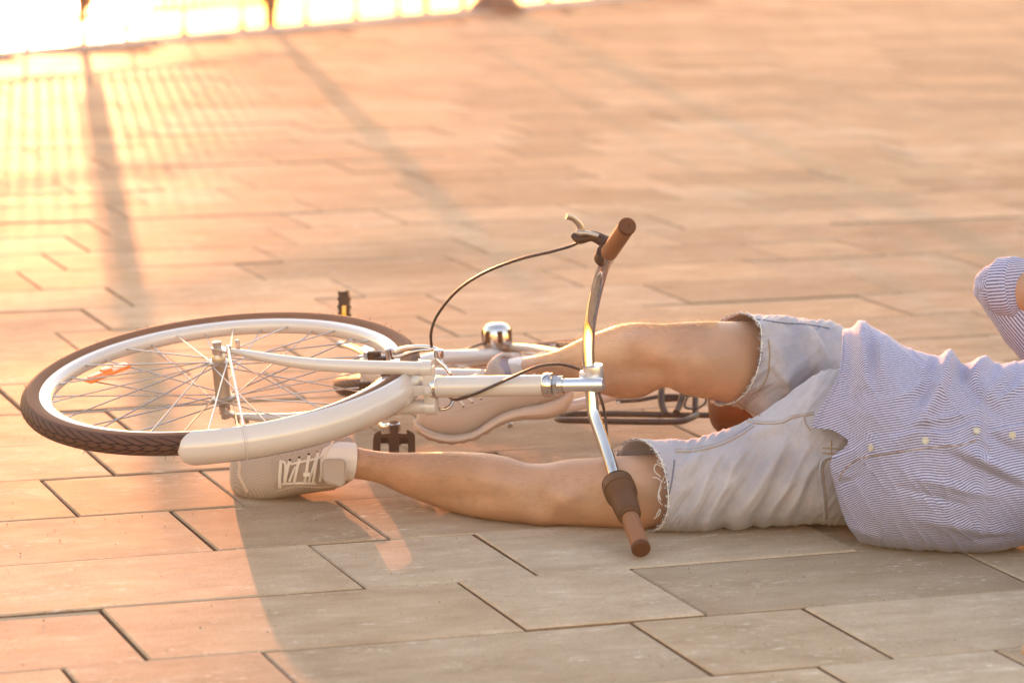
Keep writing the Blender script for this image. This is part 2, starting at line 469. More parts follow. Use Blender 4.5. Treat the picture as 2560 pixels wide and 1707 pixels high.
ROW, LEN, V0 = 0.31469, 0.2905, 4.5853 * CAM_H
def make_pavement():
    bm = B()
    seen = {-1: [0.76, 1.336, 1.92], 0: [1.198, 1.493, 2.07], 1: [0.78, 1.358, 1.656, 2.23], 2: [0.64, 0.93, 1.514, 1.804, 2.374, 2.95], 3: [1.088, 1.666, 1.961, 2.534, 3.1],
            4: [0.96, 1.254, 1.834, 2.12, 2.69], 5: [1.12, 1.42, 1.996, 2.283, 2.86]}
    lay = random.Random(21)
    for i in range(-58, 22):
        va, vb = V0 - ROW*(i+1), V0 - ROW*i
        ph = 1.198 + 0.1585*i
        j = list(seen.get(i, [ph - LEN*lay.randrange(4)]))
        while j[0] > -14: j.insert(0, j[0] - LEN*lay.choice((1, 2, 2, 2)))
        while j[-1] < 20: j.append(j[-1] + LEN*lay.choice((1, 2, 2, 2)))
        for ua, ub in zip(j, j[1:]):
            c = UX*((ua+ub)/2) + VX*((va+vb)/2)
            if not (-10 < c.x < 9.5 and 0.8 < c.y < 24): continue
            if abs(c.x) > 1.9 + c.y*0.36: continue
            if min(edge_side(UX*uu + VX*vv) for uu in (ua, ub) for vv in (va, vb)) < 0.12: continue
            r = random.random
            g1, g2 = (0.0016 + 0.0014*r() for _ in range(2)); g3, g4 = (0.0022 + 0.0028*r() for _ in range(2))
            dz = 0.0036*(r()-0.5)
            tl, tw = 0.005*(r()-0.5), 0.010*(r()-0.5)
            pts = [(ua+g1, va+g3), (ub-g2, va+g3), (ub-g2, vb-g4), (ua+g1, vb-g4)]
            cu, cv = (ua+ub)/2, (va+vb)/2
            def pt(u, v, z): return UX*u + VX*v + Vector((0, 0, z))
            bev = 0.003
            lo = [bm.verts.new(pt(u, v, -0.03)) for u, v in pts]
            mi = [bm.verts.new(pt(u, v, dz - 0.0025 + (u-cu)*tl + (v-cv)*tw)) for u, v in pts]
            ins = [(u + (bev if u < cu else -bev), v + (bev if v < cv else -bev)) for u, v in pts]
            hi = [bm.verts.new(pt(u, v, dz + (u-cu)*tl + (v-cv)*tw)) for u, v in ins]
            for a, b_ in ((lo, mi), (mi, hi)):
                for q in range(4):
                    f = bm.faces.new((a[q], a[(q+1) % 4], b_[(q+1) % 4], b_[q]))
                    if a is lo: f.material_index = 1
            bm.faces.new(hi)
    o = build('pavement', bm, [M['slab'], M['joint']], smooth=False, recalc=False)
    return tag(o, 'beige stone slabs paving the promenade', None, None, 'structure')
make_pavement()

def ground_sheet():
    bm = B()
    a, b_ = E0 - ED*60, E0 + ED*90
    q = [a, b_, b_ + EN*70, a + EN*70]
    vs_ = [bm.verts.new(Vector((p.x, p.y, -0.010))) for p in q]
    bm.faces.new(vs_)
    o = build('ground', bm, M['joint'], smooth=False)
    tag(o, 'sandy bed under the paving', None, None, 'structure')
    bm = B()                                                   # quay coping along the water
    box(bm, E0 + ED*15 + EN*0.10 + Vector((0, 0, -0.397)), ED, EN, Vector((0, 0, 1)), 150, 0.26, 0.80, 0.01)
    o = build('quay_edge', bm, M['quay'])
    tag(o, 'stone coping at the edge of the promenade', None, None, 'structure')
ground_sheet()

def make_water():
    bm = B()
    a, b_ = E0 - ED*150 - EN*0.05, E0 + ED*250 - EN*0.05
    q = [a, b_, b_ - EN*330, a - EN*330]
    bm.faces.new([bm.verts.new(Vector((p.x, p.y, -0.55))) for p in q])
    o = build('water', bm, M['water'], smooth=False)
    tag(o, 'bright water beyond the promenade', None, None, 'structure')
make_water()

# ------------------------------------------------------------------ railing, lamp
def make_railing():
    root = empty('railing', G(672, 57))
    tag(root, 'dark metal promenade railing with tall posts and close bars beside the bright water', 'railing')
    Z = Vector((0, 0, 1))
    def foot(px):                                              # base point on the edge line under image column px
        t = (px - 0)/1400.0
        py = 128 - 126*t
        p = G(px, py)
        return E0 + ED*((p - E0).dot(ED)) + EN*0.012
    base = []
    for px, w, H in ((-560, 0.07, 0.84), (203, 0.072, 0.82), (672, 0.068, 0.72)):
        bm = B()
        p = foot(px)
        prof = [(0.46, 0.0), (0.46, 0.10), (0.46, 0.14), (0.7, 0.19), (1.0, 0.24), (1.0, H - 0.05), (0.7, H)]
        if px == 672: prof = [(0.8, 0.0), (0.62, 0.02), (0.62, 0.08), (0.78, 0.10), (0.78, 0.13), (1.0, 0.16), (1.0, H - 0.05), (0.7, H)]
        rings = []
        for s_, z in prof:
            rings.append([bm.verts.new(p + ED*(a*w*s_/2) + EN*(b_*w*s_/2) + Z*z) for a, b_ in ((-1,-1),(1,-1),(1,1),(-1,1))])
        for a, b_ in zip(rings, rings[1:]):
            for k in range(4): bm.faces.new((a[k], a[(k+1) % 4], b_[(k+1) % 4], b_[k]))
        bm.faces.new(rings[-1]); bm.faces.new(rings[0][::-1])
        bmesh.ops.bevel(bm, geom=list(bm.edges), offset=0.004, segments=2, affect='EDGES')
        build('post', bm, M['rail_paint'], root)
    p0, p1 = foot(-560), foot(672)
    L = (p1 - p0).length
    for z, r in ((0.130, 0.008), (0.42, 0.009), (0.64, 0.022)):
        bm = B(); tube(bm, [p0 + Z*z, p1 + Z*z + ED*0.0], r, 10); build('rail', bm, M['rail_paint'], root)
    bm = B()
    n = int(L/0.080)
    for i in range(1, n):
        q = p0 + ED*(L*i/n)
        tube(bm, [q + Z*0.135, q + Z*0.635], 0.0095, 8)
    build('bar_panel', bm, M['rail_paint'], root)
    for px in (310, 455, 600, 760, 885, 990, 1060, 1153, 1365, 1490, 60):
        bm = B(); q = foot(px)
        tall = px in (1060, 1153, 1365, 1490)
        lathe(bm, q, Z, [(0.022, 0), (0.022, 0.012), (0.011, 0.03), (0.008 if not tall else 0.017, 0.05), (0.008 if not tall else 0.017, 0.13 if not tall else 2.4)], 10)
        build('rail_foot' if not tall else 'upright', bm, M['rail_paint'], root)
    # the run beyond the second post
    p2 = foot(1365)
    for z, r in ((0.66, 0.02),):
        bm = B(); tube(bm, [p1 + Z*z + ED*0.05, p2 + Z*z], r, 10); build('rail', bm, M['rail_paint'], root)
make_railing()

def make_lamp():
    p = G(1240, 24)
    root = empty('street_lamp', p)
    tag(root, 'dark iron street lamp with a wide flared base by the water', 'street lamp')
    Z = Vector((0, 0, 1))
    bm = B()
    lathe(bm, p, Z, [(0.155, 0), (0.155, 0.02), (0.14, 0.035), (0.115, 0.06), (0.10, 0.09), (0.085, 0.14), (0.075, 0.30), (0.06, 0.36)], 40)
    build('base', bm, M['iron'], root)
    bm = B()
    lathe(bm, p, Z, [(0.058, 0.355), (0.055, 0.6), (0.05, 1.5), (0.034, 2.25), (0.05, 2.3), (0.03, 2.33)], 24)
    build('pole', bm, M['iron'], root)
make_lamp()

# ------------------------------------------------------------------ bicycle
HUB = P(553, 950, 5.72)
_v = (HUB - CC).normalized()
_e = CU*math.cos(math.radians(6.9)) - CR*math.sin(math.radians(6.9))
_e = (_e - _v*_e.dot(_v)).normalized()
NF = (-_v*0.300 + _e*0.954).normalized()              # front axle, pointing up

def PL(px, py, off=0.0, o=HUB, n=NF):
    d = CF + CR * ((px - 1280) / FPX) - CU * ((py - 853.5) / FPX)
    t = (o + n*off - CC).dot(n) / d.dot(n)
    return CC + d*t

HT0, HT1 = PL(1092, 967), PL(1364, 963)
SA = (HT1 - HT0).normalized()                          # steering axis
TC = NF.cross(SA).normalized()                         # in the wheel plane
if TC.dot(CF) > 0: TC = -TC                            # towards the camera
bike = empty('bicycle', Vector((HUB.x + 0.5, HUB.y, 0)))
tag(bike, 'white city bicycle with chrome handlebar lying on its side over the fallen man', 'bicycle')

def wheel(C, n, e1, phase, ro=0.352, detail=True, groove=True):
    """rim with tyre, hub and spokes round an axle n"""
    n = n.normalized(); e1 = (e1 - n*e1.dot(n)).normalized(); e2 = n.cross(e1)
    def cp(a, r, w): return C + (e1*math.cos(a) + e2*math.sin(a))*r + n*w
    # rim
    bm = B(); N = 144
    prof = [(0.3165, 0.0135), (0.3195, 0.0125), (0.3195, 0.0105), (0.314, 0.0095), (0.314, -0.0095), (0.3195, -0.0105), (0.3195, -0.0125), (0.3165, -0.0135),
            (0.306, -0.0130), (0.2995, -0.0105), (0.2965, -0.006), (0.2955, 0.0), (0.2965, 0.006), (0.2995, 0.0105), (0.306, 0.0130)]
    rings = [[bm.verts.new(cp(2*math.pi*i/N, r, w)) for r, w in prof] for i in range(N)]
    for i in range(N):
        a, b = rings[i], rings[(i+1) % N]
        for k in range(len(prof)):
            bm.faces.new((a[k], a[(k+1) % len(prof)], b[(k+1) % len(prof)], b[k]))
    rim = build('front_wheel' if detail else 'rear_wheel', bm, M['white_paint'], bike, sharp=50)
    # tyre
    bm = B(); N, K = 160, 26
    uvl = bm.loops.layers.uv.new('UVMap')
    rm, rt = ro - 0.0195, 0.0195
    rings = []
    for i in range(N):
        ring = []
        for k in range(K):
            a = -math.pi*0.80 + 2*math.pi*0.80*k/(K-1)
            rr = rt*(1.0 + 0.02*math.cos(2*a))
            ring.append(bm.verts.new(cp(2*math.pi*i/N, rm + rr*math.cos(a), rr*1.02*math.sin(a))))
        rings.append(ring)
    for i in range(N):
        a, b = rings[i], rings[(i+1) % N]
        for k in range(K-1):
            f = bm.faces.new((a[k], a[k+1], b[k+1], b[k]))
            for l, (u, v) in zip(f.loops, ((i, k), (i, k+1), (i+1, k+1), (i+1, k))):
                l[uvl].uv = (u/N, v/(K-1))
    for i in range(0, N):                                   # moulding whiskers
        if random.random() < 0.35 and detail:
            q = 2*math.pi*(i+random.random())/N; a = random.choice((-1, 1))*random.uniform(0.7, 1.2)
            p = cp(q, rm + rt*math.cos(a), rt*math.sin(a)); d = (p - cp(q, rm, 0)).normalized()
            tube(bm, [p, p + d*random.uniform(0.003, 0.007)], 0.0004, 4)
    build('tyre', bm, M['tyre'], rim)
    # hub
    bm = B()
    hw = 0.034
    lathe(bm, C, n, [(0.0075, -hw-0.018), (0.011, -hw-0.012), (0.0125, -hw-0.006), (0.0125, -hw-0.003), (0.0215, -hw-0.0015), (0.0215, -hw+0.0025), (0.0145, -hw+0.005), (0.0135, -hw+0.012),
                     (0.0135, hw-0.012), (0.0145, hw-0.005), (0.0215, hw-0.0025), (0.0215, hw+0.0015), (0.0125, hw+0.003), (0.0125, hw+0.006), (0.011, hw+0.012), (0.0075, hw+0.018)], 36)
    build('hub', bm, M['hub_metal'], rim)
    bm = B()
    lathe(bm, C, n, [(0.0046, -0.072), (0.0046, 0.072)], 12)
    for s in (-1, 1):
        lathe(bm, C + n*s*0.0605, n*s, [(0.0115, -0.004), (0.0115, 0.0), (0.0085, 0.0005), (0.0085, 0.010), (0.006, 0.0105)], 6)
        lathe(bm, C + n*s*0.053, n*s, [(0.010, -0.004), (0.010, 0.003)], 20)
    build('axle_nut', bm, M['steel'], rim)
    # spokes: 36, laced three cross
    for i in range(36):
        s = 1 if i % 2 == 0 else -1
        j = i // 2
        a = phase + 2*math.pi*i/36
        d = 1 if j % 2 == 0 else -1
        ha = a + d*math.radians(58)
        p0 = cp(ha, 0.0185, s*hw + 0.0025*d*s)
        p1 = cp(a, 0.2975, s*0.003)
        bm = B()
        q = (p1 - p0).normalized()
        tube(bm, [p0, p1 - q*0.012], 0.00135, 6)
        tube(bm, [p1 - q*0.013, p1], 0.0019, 8)
        build('spoke', bm, M['steel'], rim)
    return rim, cp

fw, FCP = wheel(HUB, NF, SA, math.radians(3))

# spoke reflector
bm = B()
c = PL(268, 932, 0.004); d = (PL(328, 908, 0.006) - PL(207, 957, -0.002)).normalized()
rad_ = (c - HUB).normalized(); up_ = d.cross(rad_).normalized()
ax_ = (d + 0*rad_).normalized(); ay_ = NF.cross(ax_).normalized(); az_ = ax_.cross(ay_)
box(bm, c, ax_, ay_, az_, 0.088, 0.026, 0.007, 0.0025)
box(bm, c + ay_*0.001 + az_*0.005, ax_, ay_, az_, 0.018, 0.018, 0.008, 0.003)
box(bm, c - ax_*0.024 + az_*0.003, ax_, ay_, az_, 0.030, 0.014, 0.006, 0.002)
build('spoke_reflector', bm, M['orange'], fw)

# fork: crown and two curved legs
bm = B()
def leg_path(pts, s):
    out = []
    for px, py, off in pts: out.append(PL(px, py, off*s))
    return out
up_leg = [PL(574, 878, .060), PL(600, 881, .059), PL(640, 889, .057), PL(720, 903, .052), PL(800, 912, .046), PL(900, 917, .040), PL(990, 920, .036), PL(1062, 922, .034)]
tube(bm, up_leg, [0.0045, 0.0060, 0.0078, 0.0098, 0.0108, 0.0118, 0.0122, 0.0122], 18, sub=5)
leg_u = build('fork', bm, M['white_paint'], bike)
# the lower leg mirrors the upper one in the wheel plane
bm = B()
low_leg = [p - NF*(2*(p - HUB).dot(NF)) for p in up_leg]
tube(bm, low_leg, [0.0045, 0.0060, 0.0078, 0.0098, 0.0108, 0.0118, 0.0122, 0.0122], 18, sub=5)
build('fork_leg', bm, M['white_paint'], leg_u)
# crown block
bm = B()
cpt = PL(1070, 968)
tube(bm, [up_leg[-1] - SA*0.004, up_leg[-1] + SA*0.014], [0.0150, 0.0145], 20)
tube(bm, [low_leg[-1] - SA*0.004, low_leg[-1] + SA*0.014], [0.0150, 0.0145], 20)
ctr = (up_leg[-1] + low_leg[-1])/2 + SA*0.006
box(bm, ctr, NF, TC, SA, 0.080, 0.025, 0.022, 0.006)
lathe(bm, ctr, SA, [(0.0165, 0.0), (0.0165, 0.016)], 28)
build('fork_crown', bm, M['white_paint'], leg_u)
# dropouts
for s in (1, -1):
    bm = B()
    p = up_leg[0] if s > 0 else low_leg[0]
    q = HUB + NF*s*0.0585
    box(bm, (p + q)/2, (p - q).normalized(), NF, (p-q).normalized().cross(NF), (p-q).length + 0.016, 0.004, 0.017, 0.0015)
    lathe(bm, p + TC*0.004 + NF*s*0.001, NF*s, [(0.0045, -0.006), (0.0045, 0.010), (0.003, 0.011)], 8)
    lathe(bm, p - TC*0.012 + SA*0.012 + NF*s*0.004, NF*s, [(0.004, -0.006), (0.004, 0.012), (0.003, 0.013)], 8)
    build('dropout', bm, M['steel'], leg_u)

# front mudguard
def angle_of(p):
    d = p - HUB
    return math.atan2(d.dot(NF.cross(SA)), d.dot(SA))
a0, a1 = angle_of(PL(462, 1104)), angle_of(PL(1098, 935))
RM = 0.366
if a1 - a0 > math.pi: a1 -= 2*math.pi
if a0 - a1 > math.pi: a0 -= 2*math.pi
bm = B(); NS, NW = 90, 17
rings = []
for i in range(NS):
    t = i/(NS-1); a = a0 + (a1-a0)*t
    arc = abs(a - a0)*RM
    w = 0.0285
    if arc < w: w = math.sqrt(max(0, w*w - (w-arc)**2)) + 0.0006
    ring = []
    for k in range(NW):
        x = -1 + 2*k/(NW-1)
        xx = x*w
        ring.append(bm.verts.new(FCP(a, RM + 0.010 - 0.017*(abs(xx)/0.0285)**2.2, xx)))
    rings.append(ring)
for a, b in zip(rings, rings[1:]):
    for k in range(NW-1): bm.faces.new((a[k], a[k+1], b[k+1], b[k]))
mg = build('front_mudguard', bm, M['white_paint'], bike)
sol = mg.modifiers.new('s', 'SOLIDIFY'); sol.thickness = 0.0016
# stays, from both dropouts round the mudguard
am = angle_of(PL(612, 1104))
bm = B()
hoop = [FCP(am, RM + 0.0125 - 0.017*(abs(x))**2.2, x*0.0290) for x in np.linspace(1, -1, 13)]
st_u = up_leg[0] + NF*0.010 + TC*0.006
st_l = low_leg[0] - NF*0.010 + TC*0.006
tube(bm, [st_u, st_u + (hoop[0]-st_u)*0.5, hoop[0]], 0.0024, 8)
tube(bm, [st_l, st_l + (hoop[-1]-st_l)*0.5, hoop[-1]], 0.0024, 8)
tube(bm, hoop, 0.0019, 8)
lathe(bm, hoop[6] - SA*0.006, (hoop[6]-HUB).normalized(), [(0.003, -0.002), (0.003, 0.003)], 8)
build('mudguard_stay', bm, M['white_paint'], mg)
# bracket between mudguard and crown
bm = B()
bc = FCP(a1, RM + 0.004, 0)
brk = cpt + TC*0.0185
box(bm, brk - SA*0.006, SA, NF, TC, 0.034, 0.018, 0.003, 0.001)
lathe(bm, brk + SA*0.004, TC, [(0.0075, 0.0), (0.0075, 0.004), (0.005, 0.0045), (0.0045, 0.009), (0.003, 0.0095)], 20)
build('mudguard_bracket', bm, M['white_paint'], mg)

# head tube, headset, frame
bm = B()
lathe(bm, HT0, SA, [(0.0182, 0.002), (0.0182, (HT1-HT0).length - 0.004)], 40)
frame = build('frame', bm, M['white_paint'], bike)
HL = (HT1-HT0).length
bm = B()
lathe(bm, HT0, SA, [(0.0165, -0.0125), (0.0195, -0.010), (0.0215, -0.006), (0.0215, 0.0), (0.019, 0.002)], 40)
build('headset_cup', bm, M['chrome'], frame)
bm = B()
lathe(bm, HT0, SA, [(0.0190, HL-0.004), (0.0215, HL-0.001), (0.0218, HL+0.006), (0.0200, HL+0.008), (0.0200, HL+0.0095), (0.0215, HL+0.0105), (0.0215, HL+0.013), (0.0175, HL+0.015)], 40)
build('headset_cup', bm, M['chrome'], frame)
bm = B()
lathe(bm, HT0, SA, [(0.0180, HL+0.0145), (0.0180, HL+0.0225)], 6)
lathe(bm, HT0, SA, [(0.0160, HL+0.022), (0.0160, HL+0.031), (0.0125, HL+0.032)], 32)
build('locknut', bm, M['chrome'], frame)

# stem
S1 = PL(1506, 962)
SL = (S1 - HT0).dot(SA)
bm = B()
lathe(bm, HT0, SA, [(0.0115, HL+0.028), (0.0115, SL-0.002), (0.0105, SL+0.001), (0.0065, SL+0.0012), (0.0060, SL-0.010), (0.0, SL-0.010)], 36, cap=False)
BARC = HT0 + SA*(SL-0.018) - TC*0.026                # bar centre: ahead of the stem, away from the camera
tube(bm, [HT0 + SA*(SL-0.016) + TC*0.002, HT0 + SA*(SL-0.016) - TC*0.012, BARC], [0.0118, 0.0125, 0.0150], 20, sub=3)
lathe(bm, BARC, NF, [(0.0155, -0.017), (0.0165, -0.014), (0.0165, 0.020), (0.0150, 0.026), (0.0130, 0.0265)], 32)
box(bm, BARC - SA*0.018 + NF*0.004, SA, NF, TC, 0.016, 0.024, 0.016, 0.003)
lathe(bm, BARC - SA*0.022 + NF*0.004 - TC*0.012, TC, [(0.004, 0), (0.004, 0.026)], 12)
build('stem', bm, M['alloy'], bike)

# handlebar
zb = proj(BARC)[2]
pc = proj(BARC)
bar = [P(1562, 575, zb-.200), P(1545, 602, zb-.150), P(1522, 638, zb-.085), P(1508, 670, zb-.045), P(1496, 710, zb-.020), P(1485, 755, zb-.008), P(1474, 815, zb), P(1471, 880, zb), P(1474, 950, zb),
       P(1479, 990, zb), P(1484, 1034, zb-.002), P(1501, 1084, zb-.015), P(1522, 1145, zb-.035), P(1540, 1200, zb-.065), P(1574, 1290, zb-.150), P(1598, 1358, zb-.215)]
bm = B()
tube(bm, bar, [0.0105]*16, 24, sub=5)
hb = build('handlebar', bm, M['chrome'], bike)
# grips
def grip(p_out, p_in, r, lab):
    d = (p_out - p_in).normalized(); L = (p_out - p_in).length
    bm = B()
    lathe(bm, p_in, d, [(r*0.93, 0), (r*1.0, 0.004), (r*1.0, L-0.003), (r*0.99, L)], 36)
    g = build('grip', bm, M['grip'], hb)
    bm = B()
    lathe(bm, p_out, d, [(r*1.02, -0.004), (r*1.05, -0.002), (r*1.05, 0.004), (r*0.96, 0.006), (r*0.2, 0.0065), (r*0.12, 0.005), (0, 0.005)], 36, cap=False)
    build('end_cap', bm, M['grip_end'], g)
grip(P(1567, 567, zb-.205), P(1522, 633, zb-.085), 0.0142, '')
grip(P(1602, 1369, zb-.222), P(1575, 1292, zb-.152), 0.0150, '')
# twist shifter
bm = B()
a_, b_ = P(1545, 1212, zb-.075), P(1576, 1294, zb-.154)
d = (b_-a_).normalized(); L = (b_-a_).length
lathe(bm, a_, d, [(0.017, -0.006), (0.026, -0.004), (0.0275, 0.004), (0.0275, 0.016), (0.0250, 0.0175), (0.0250, 0.020), (0.0272, 0.0215), (0.0268, 0.031), (0.0232, 0.038), (0.0222, 0.058), (0.0200, L-0.008), (0.0175, L-0.006), (0.0175, L-0.003), (0.0165, L)], 40)
sh = build('twist_shifter', bm, M['shifter'], hb)
bm = B()
lathe(bm, a_ - d*0.0065, d, [(0.0265, 0.001), (0.0240, 0.0), (0.0130, -0.001)], 40)
build('shifter_collar', bm, M['chrome'], sh)
# brake lever on the upper grip
bm = B()
q0, q1, q2, q3 = P(1512, 604, zb-.055), P(1480, 590, zb-.050), P(1450, 598, zb-.045), P(1432, 587, zb-.040)
tube(bm, [P(1520, 612, zb-.060), q0, q1, q2, q3], [0.0145, 0.0130, 0.0105, 0.0100, 0.0050], 16, sub=4, flat=0.8)
lathe(bm, P(1512, 640, zb-.065), (bar[2]-bar[3]), [(0.0125, -0.012), (0.0165, -0.010), (0.0165, 0.012), (0.0125, 0.014)], 24)
bl = build('brake_lever', bm, M['black_plastic'], hb)
bm = B()
tube(bm, [P(1496, 590, zb-.062), P(1470, 583, zb-.060), P(1449, 582, zb-.056), P(1453, 573, zb-.055), P(1446, 558, zb-.060), P(1432, 546, zb-.066), P(1416, 541, zb-.072)],
     [0.005, 0.0052, 0.0065, 0.0065, 0.0055, 0.005, 0.006], 14, sub=5, flat=0.75)
build('lever_blade', bm, M['hub_metal'], bl)

# cables
bm = B()
tube(bm, [P(1446, 606, zb-.045), P(1425, 616, zb-.04), P(1375, 630, zb-.03), P(1300, 648, zb-.01), P(1215, 680, zb+.02), P(1145, 725, zb+.05), P(1095, 785, zb+.08), P(1078, 830, zb+.09), P(1079, 868, zb+.10)], 0.0026, 10, sub=6)
build('brake_cable', bm, M['cable'], bike)
bm = B()
tube(bm, [P(1517, 1090, zb+.012), P(1514, 1050, zb+.030), P(1505, 1005, zb+.025), P(1480, 945, zb+.022), P(1447, 923, zb+.02), P(1410, 912, zb+.01), P(1385, 910, zb-.005), P(1342, 917, zb-.02), P(1291, 938, zb-.022), P(1240, 961, zb-.012),
          P(1189, 984, zb+.0), P(1146, 998, zb+.03), P(1128, 996, zb+.06), P(1120, 985, zb+.09)], 0.0026, 10, sub=6)
build('gear_cable', bm, M['cable'], bike)

# front calliper brake (behind the crown) with cable noodle
cb = lambda px, py, dz: P(px, py, 5.60 + dz)
bm = B()
tube(bm, [cb(972, 882, .10), cb(990, 880, .09), cb(1010, 871, .08), cb(1050, 867, .06), cb(1085, 872, .05), cb(1100, 882, .04)], [0.004, 0.006, 0.0045, 0.004, 0.0045, 0.006], 10, sub=4)
tube(bm, [cb(975, 890, .09), cb(1000, 890, .08), cb(1040, 878, .06), cb(1080, 874, .05)], [0.003, 0.004, 0.003, 0.003], 10, sub=4)
lathe(bm, cb(975, 886, .09), NF, [(0.008, -0.008), (0.008, 0.010), (0.005, 0.012)], 14)
lathe(bm, cb(1097, 884, .03), NF, [(0.007, -0.008), (0.0085, -0.006), (0.0085, 0.006), (0.004, 0.008)], 16)
br = build('front_brake', bm, M['chrome'], bike)
bm = B()
tube(bm, [cb(1090, 895, .03), cb(1103, 908, .03)], [0.0048, 0.0055], 12)
tube(bm, [cb(1100, 905, .03), cb(1115, 920, .03), cb(1125, 935, .03), cb(1125, 952, .04)], 0.0032, 10, sub=5)
build('brake_noodle', bm, M['chrome'], br)
bm = B()
tube(bm, [cb(1132, 1000, .05), cb(1126, 1014, .04), cb(1112, 1022, .035), cb(1096, 1022, .035)], 0.0032, 10, sub=5)
build('brake_noodle', bm, M['chrome'], br)
bm = B()
box(bm, cb(936, 892, .13), SA, NF, TC, 0.024, 0.020, 0.012, 0.003)
box(bm, cb(950, 898, .12), SA, NF, TC, 0.022, 0.010, 0.016, 0.003)
build('brake_pad', bm, M['black_plastic'], br)
bm = B()
box(bm, cb(972, 936, .02), SA, NF, TC, 0.026, 0.014, 0.014, 0.003)
build('brake_pad', bm, M['black_plastic'], br)
bm = B()
box(bm, cb(912, 962, .02), SA, NF, TC, 0.020, 0.012, 0.012, 0.003)
build('brake_pad', bm, M['black_plastic'], br)

# the rest of the frame lies away from the camera, nearly edge on
zf = 6.25
BBP = P(926, 934, zf)
RH = P(1262, 900, 6.60)
bm = B()
tube(bm, [BBP, HT0 + SA*0.03], [0.016, 0.016], 20)                                             # down tube
tube(bm, [P(960, 934, 6.24), P(1450, 946, 6.02), P(1600, 938, 6.05), P(1830, 985, 6.06)], [0.0135, 0.0130, 0.0125, 0.0125], 18, sub=3)   # seat tube and post
tube(bm, [HT1 - SA*0.02, P(1420, 1016, 5.86), P(1560, 978, 6.00)], [0.014, 0.0125, 0.0125], 18, sub=2) if False else None
tube(bm, [P(1330, 1024, 5.99), P(1415, 1018, 6.02), P(1540, 986, 6.08), P(1600, 975, 6.10)], [0.0110, 0.0110, 0.0105, 0.0105], 16, sub=3)
tube(bm, [P(1090, 894, 6.42), P(1150, 892, 6.45), P(1247, 889, 6.55)], [0.0145, 0.0145, 0.0148], 20, sub=2)
tube(bm, [P(1086, 897, 6.40), BBP], [0.0140, 0.012], 16)
tube(bm, [P(1276, 868, 6.56), P(1340, 872, 6.45), P(1420, 886, 6.30), P(1560, 915, 6.12)], [0.0075, 0.0078, 0.0078, 0.0078], 14, sub=3)
lathe(bm, BBP, NF, [(0.021, -0.036), (0.021, 0.036)], 28)
build('frame_tube', bm, M['white_paint'], frame)
# rear drum brake
bm = B()
dc = P(1244, 864, 6.56)
MN = (CU*0.985 - CR*0.05 - CF*0.17).normalized()
lathe(bm, dc, MN, [(0.028, -0.002), (0.0302, 0.002), (0.0302, 0.012), (0.0292, 0.026), (0.0265, 0.036), (0.021, 0.043), (0.012, 0.0465), (0, 0.0475)], 44, cap=False)
db = build('drum_brake', bm, M['chrome'], bike)
bm = B()
for k in range(7):
    q = 2*math.pi*k/7 + 0.55
    e_ = MN.orthogonal().normalized(); f_ = MN.cross(e_)
    dr = e_*math.cos(q) + f_*math.sin(q)
    box(bm, dc + dr*0.0284 + MN*0.022, dr, MN.cross(dr), MN, 0.005, 0.011, 0.024, 0.002)
lathe(bm, dc - MN*0.004, MN, [(0.009, -0.030), (0.009, 0.002), (0.024, 0.002), (0.028, 0.004)], 24)
tube(bm, [P(1226, 858, 6.55), P(1212, 857, 6.54)], [0.006, 0.004], 10)
build('brake_slot', bm, M['grip_end'], db)
bm = B()
tube(bm, [P(1216, 857, 6.54), P(1190, 864, 6.52), P(1160, 877, 6.48), P(1120, 900, 6.44)], 0.0024, 8, sub=4)
build('brake_cable', bm, M['cable'], bike)

# rear wheel
_vr = (RH - CC).normalized()
_er = (CU*math.cos(math.radians(7)) - CR*math.sin(math.radians(7)))
_er = (_er - _vr*_er.dot(_vr)).normalized()
NR = (-_vr*0.055 + _er*0.998).normalized()
rw, RCP = wheel(P(1264, 911, 6.60), NR, CR, math.radians(2), detail=False)

# cranks and pedals
PN = P(986, 1066, 5.98); PF = P(856, 860, 6.52)
ax = NF
bm = B()
tube(bm, [BBP - NF*0.05, BBP - NF*0.055 + (PN-BBP)*0.10, P(955, 1066, 6.02), P(976, 1067, 5.985)], [0.012, 0.011, 0.0085, 0.009], 14, sub=4, flat=0.7)
lathe(bm, PN + NF*0.002, NF, [(0.010, -0.012), (0.0115, -0.010), (0.0115, 0.004), (0.0095, 0.006)], 12)
build('crank', bm, M['chrome'], bike)
bm = B()
tube(bm, [P(948, 1050, 6.04), P(960, 1060, 6.03), P(972, 1065, 6.02)], 0.0028, 8, sub=3)
build('chain_guard', bm, M['chrome'], bike)
bm = B()
tube(bm, [BBP + NF*0.05, P(918, 885, 6.34), P(895, 874, 6.42), P(868, 864, 6.50), P(850, 861, 6.52)], [0.012, 0.010, 0.0085, 0.009, 0.010], 14, sub=3, flat=0.7)
build('crank', bm, M['chrome'], bike)
# near pedal: open comb body seen flat on
bm = B()
u_, w_ = CR, -CU
w_ = (P(988, 1130, 5.94) - P(985, 1080, 5.965)).normalized()
u_ = (CR - w_*CR.dot(w_)).normalized(); t_ = u_.cross(w_)
def pp(px, py): return P(px, py, 5.955)
comb = [(975, 1078), (996, 1078), (996, 1088), (993, 1097), (1020, 1100), (1017, 1090), (1020, 1089), (1034, 1097), (1038, 1104), (1039, 1160), (1021, 1160), (1020, 1109), (1003, 1109), (998, 1114), (998, 1160),
        (973, 1160), (973, 1114), (968, 1108), (952, 1108), (950, 1160), (932, 1160), (934, 1110), (937, 1099), (953, 1090), (955, 1100), (978, 1097), (975, 1088)]
prism(bm, [pp(a, b) for a, b in comb], -t_*0.020)
pd = build('pedal', bm, M['black_plastic'], bike, sharp=30)
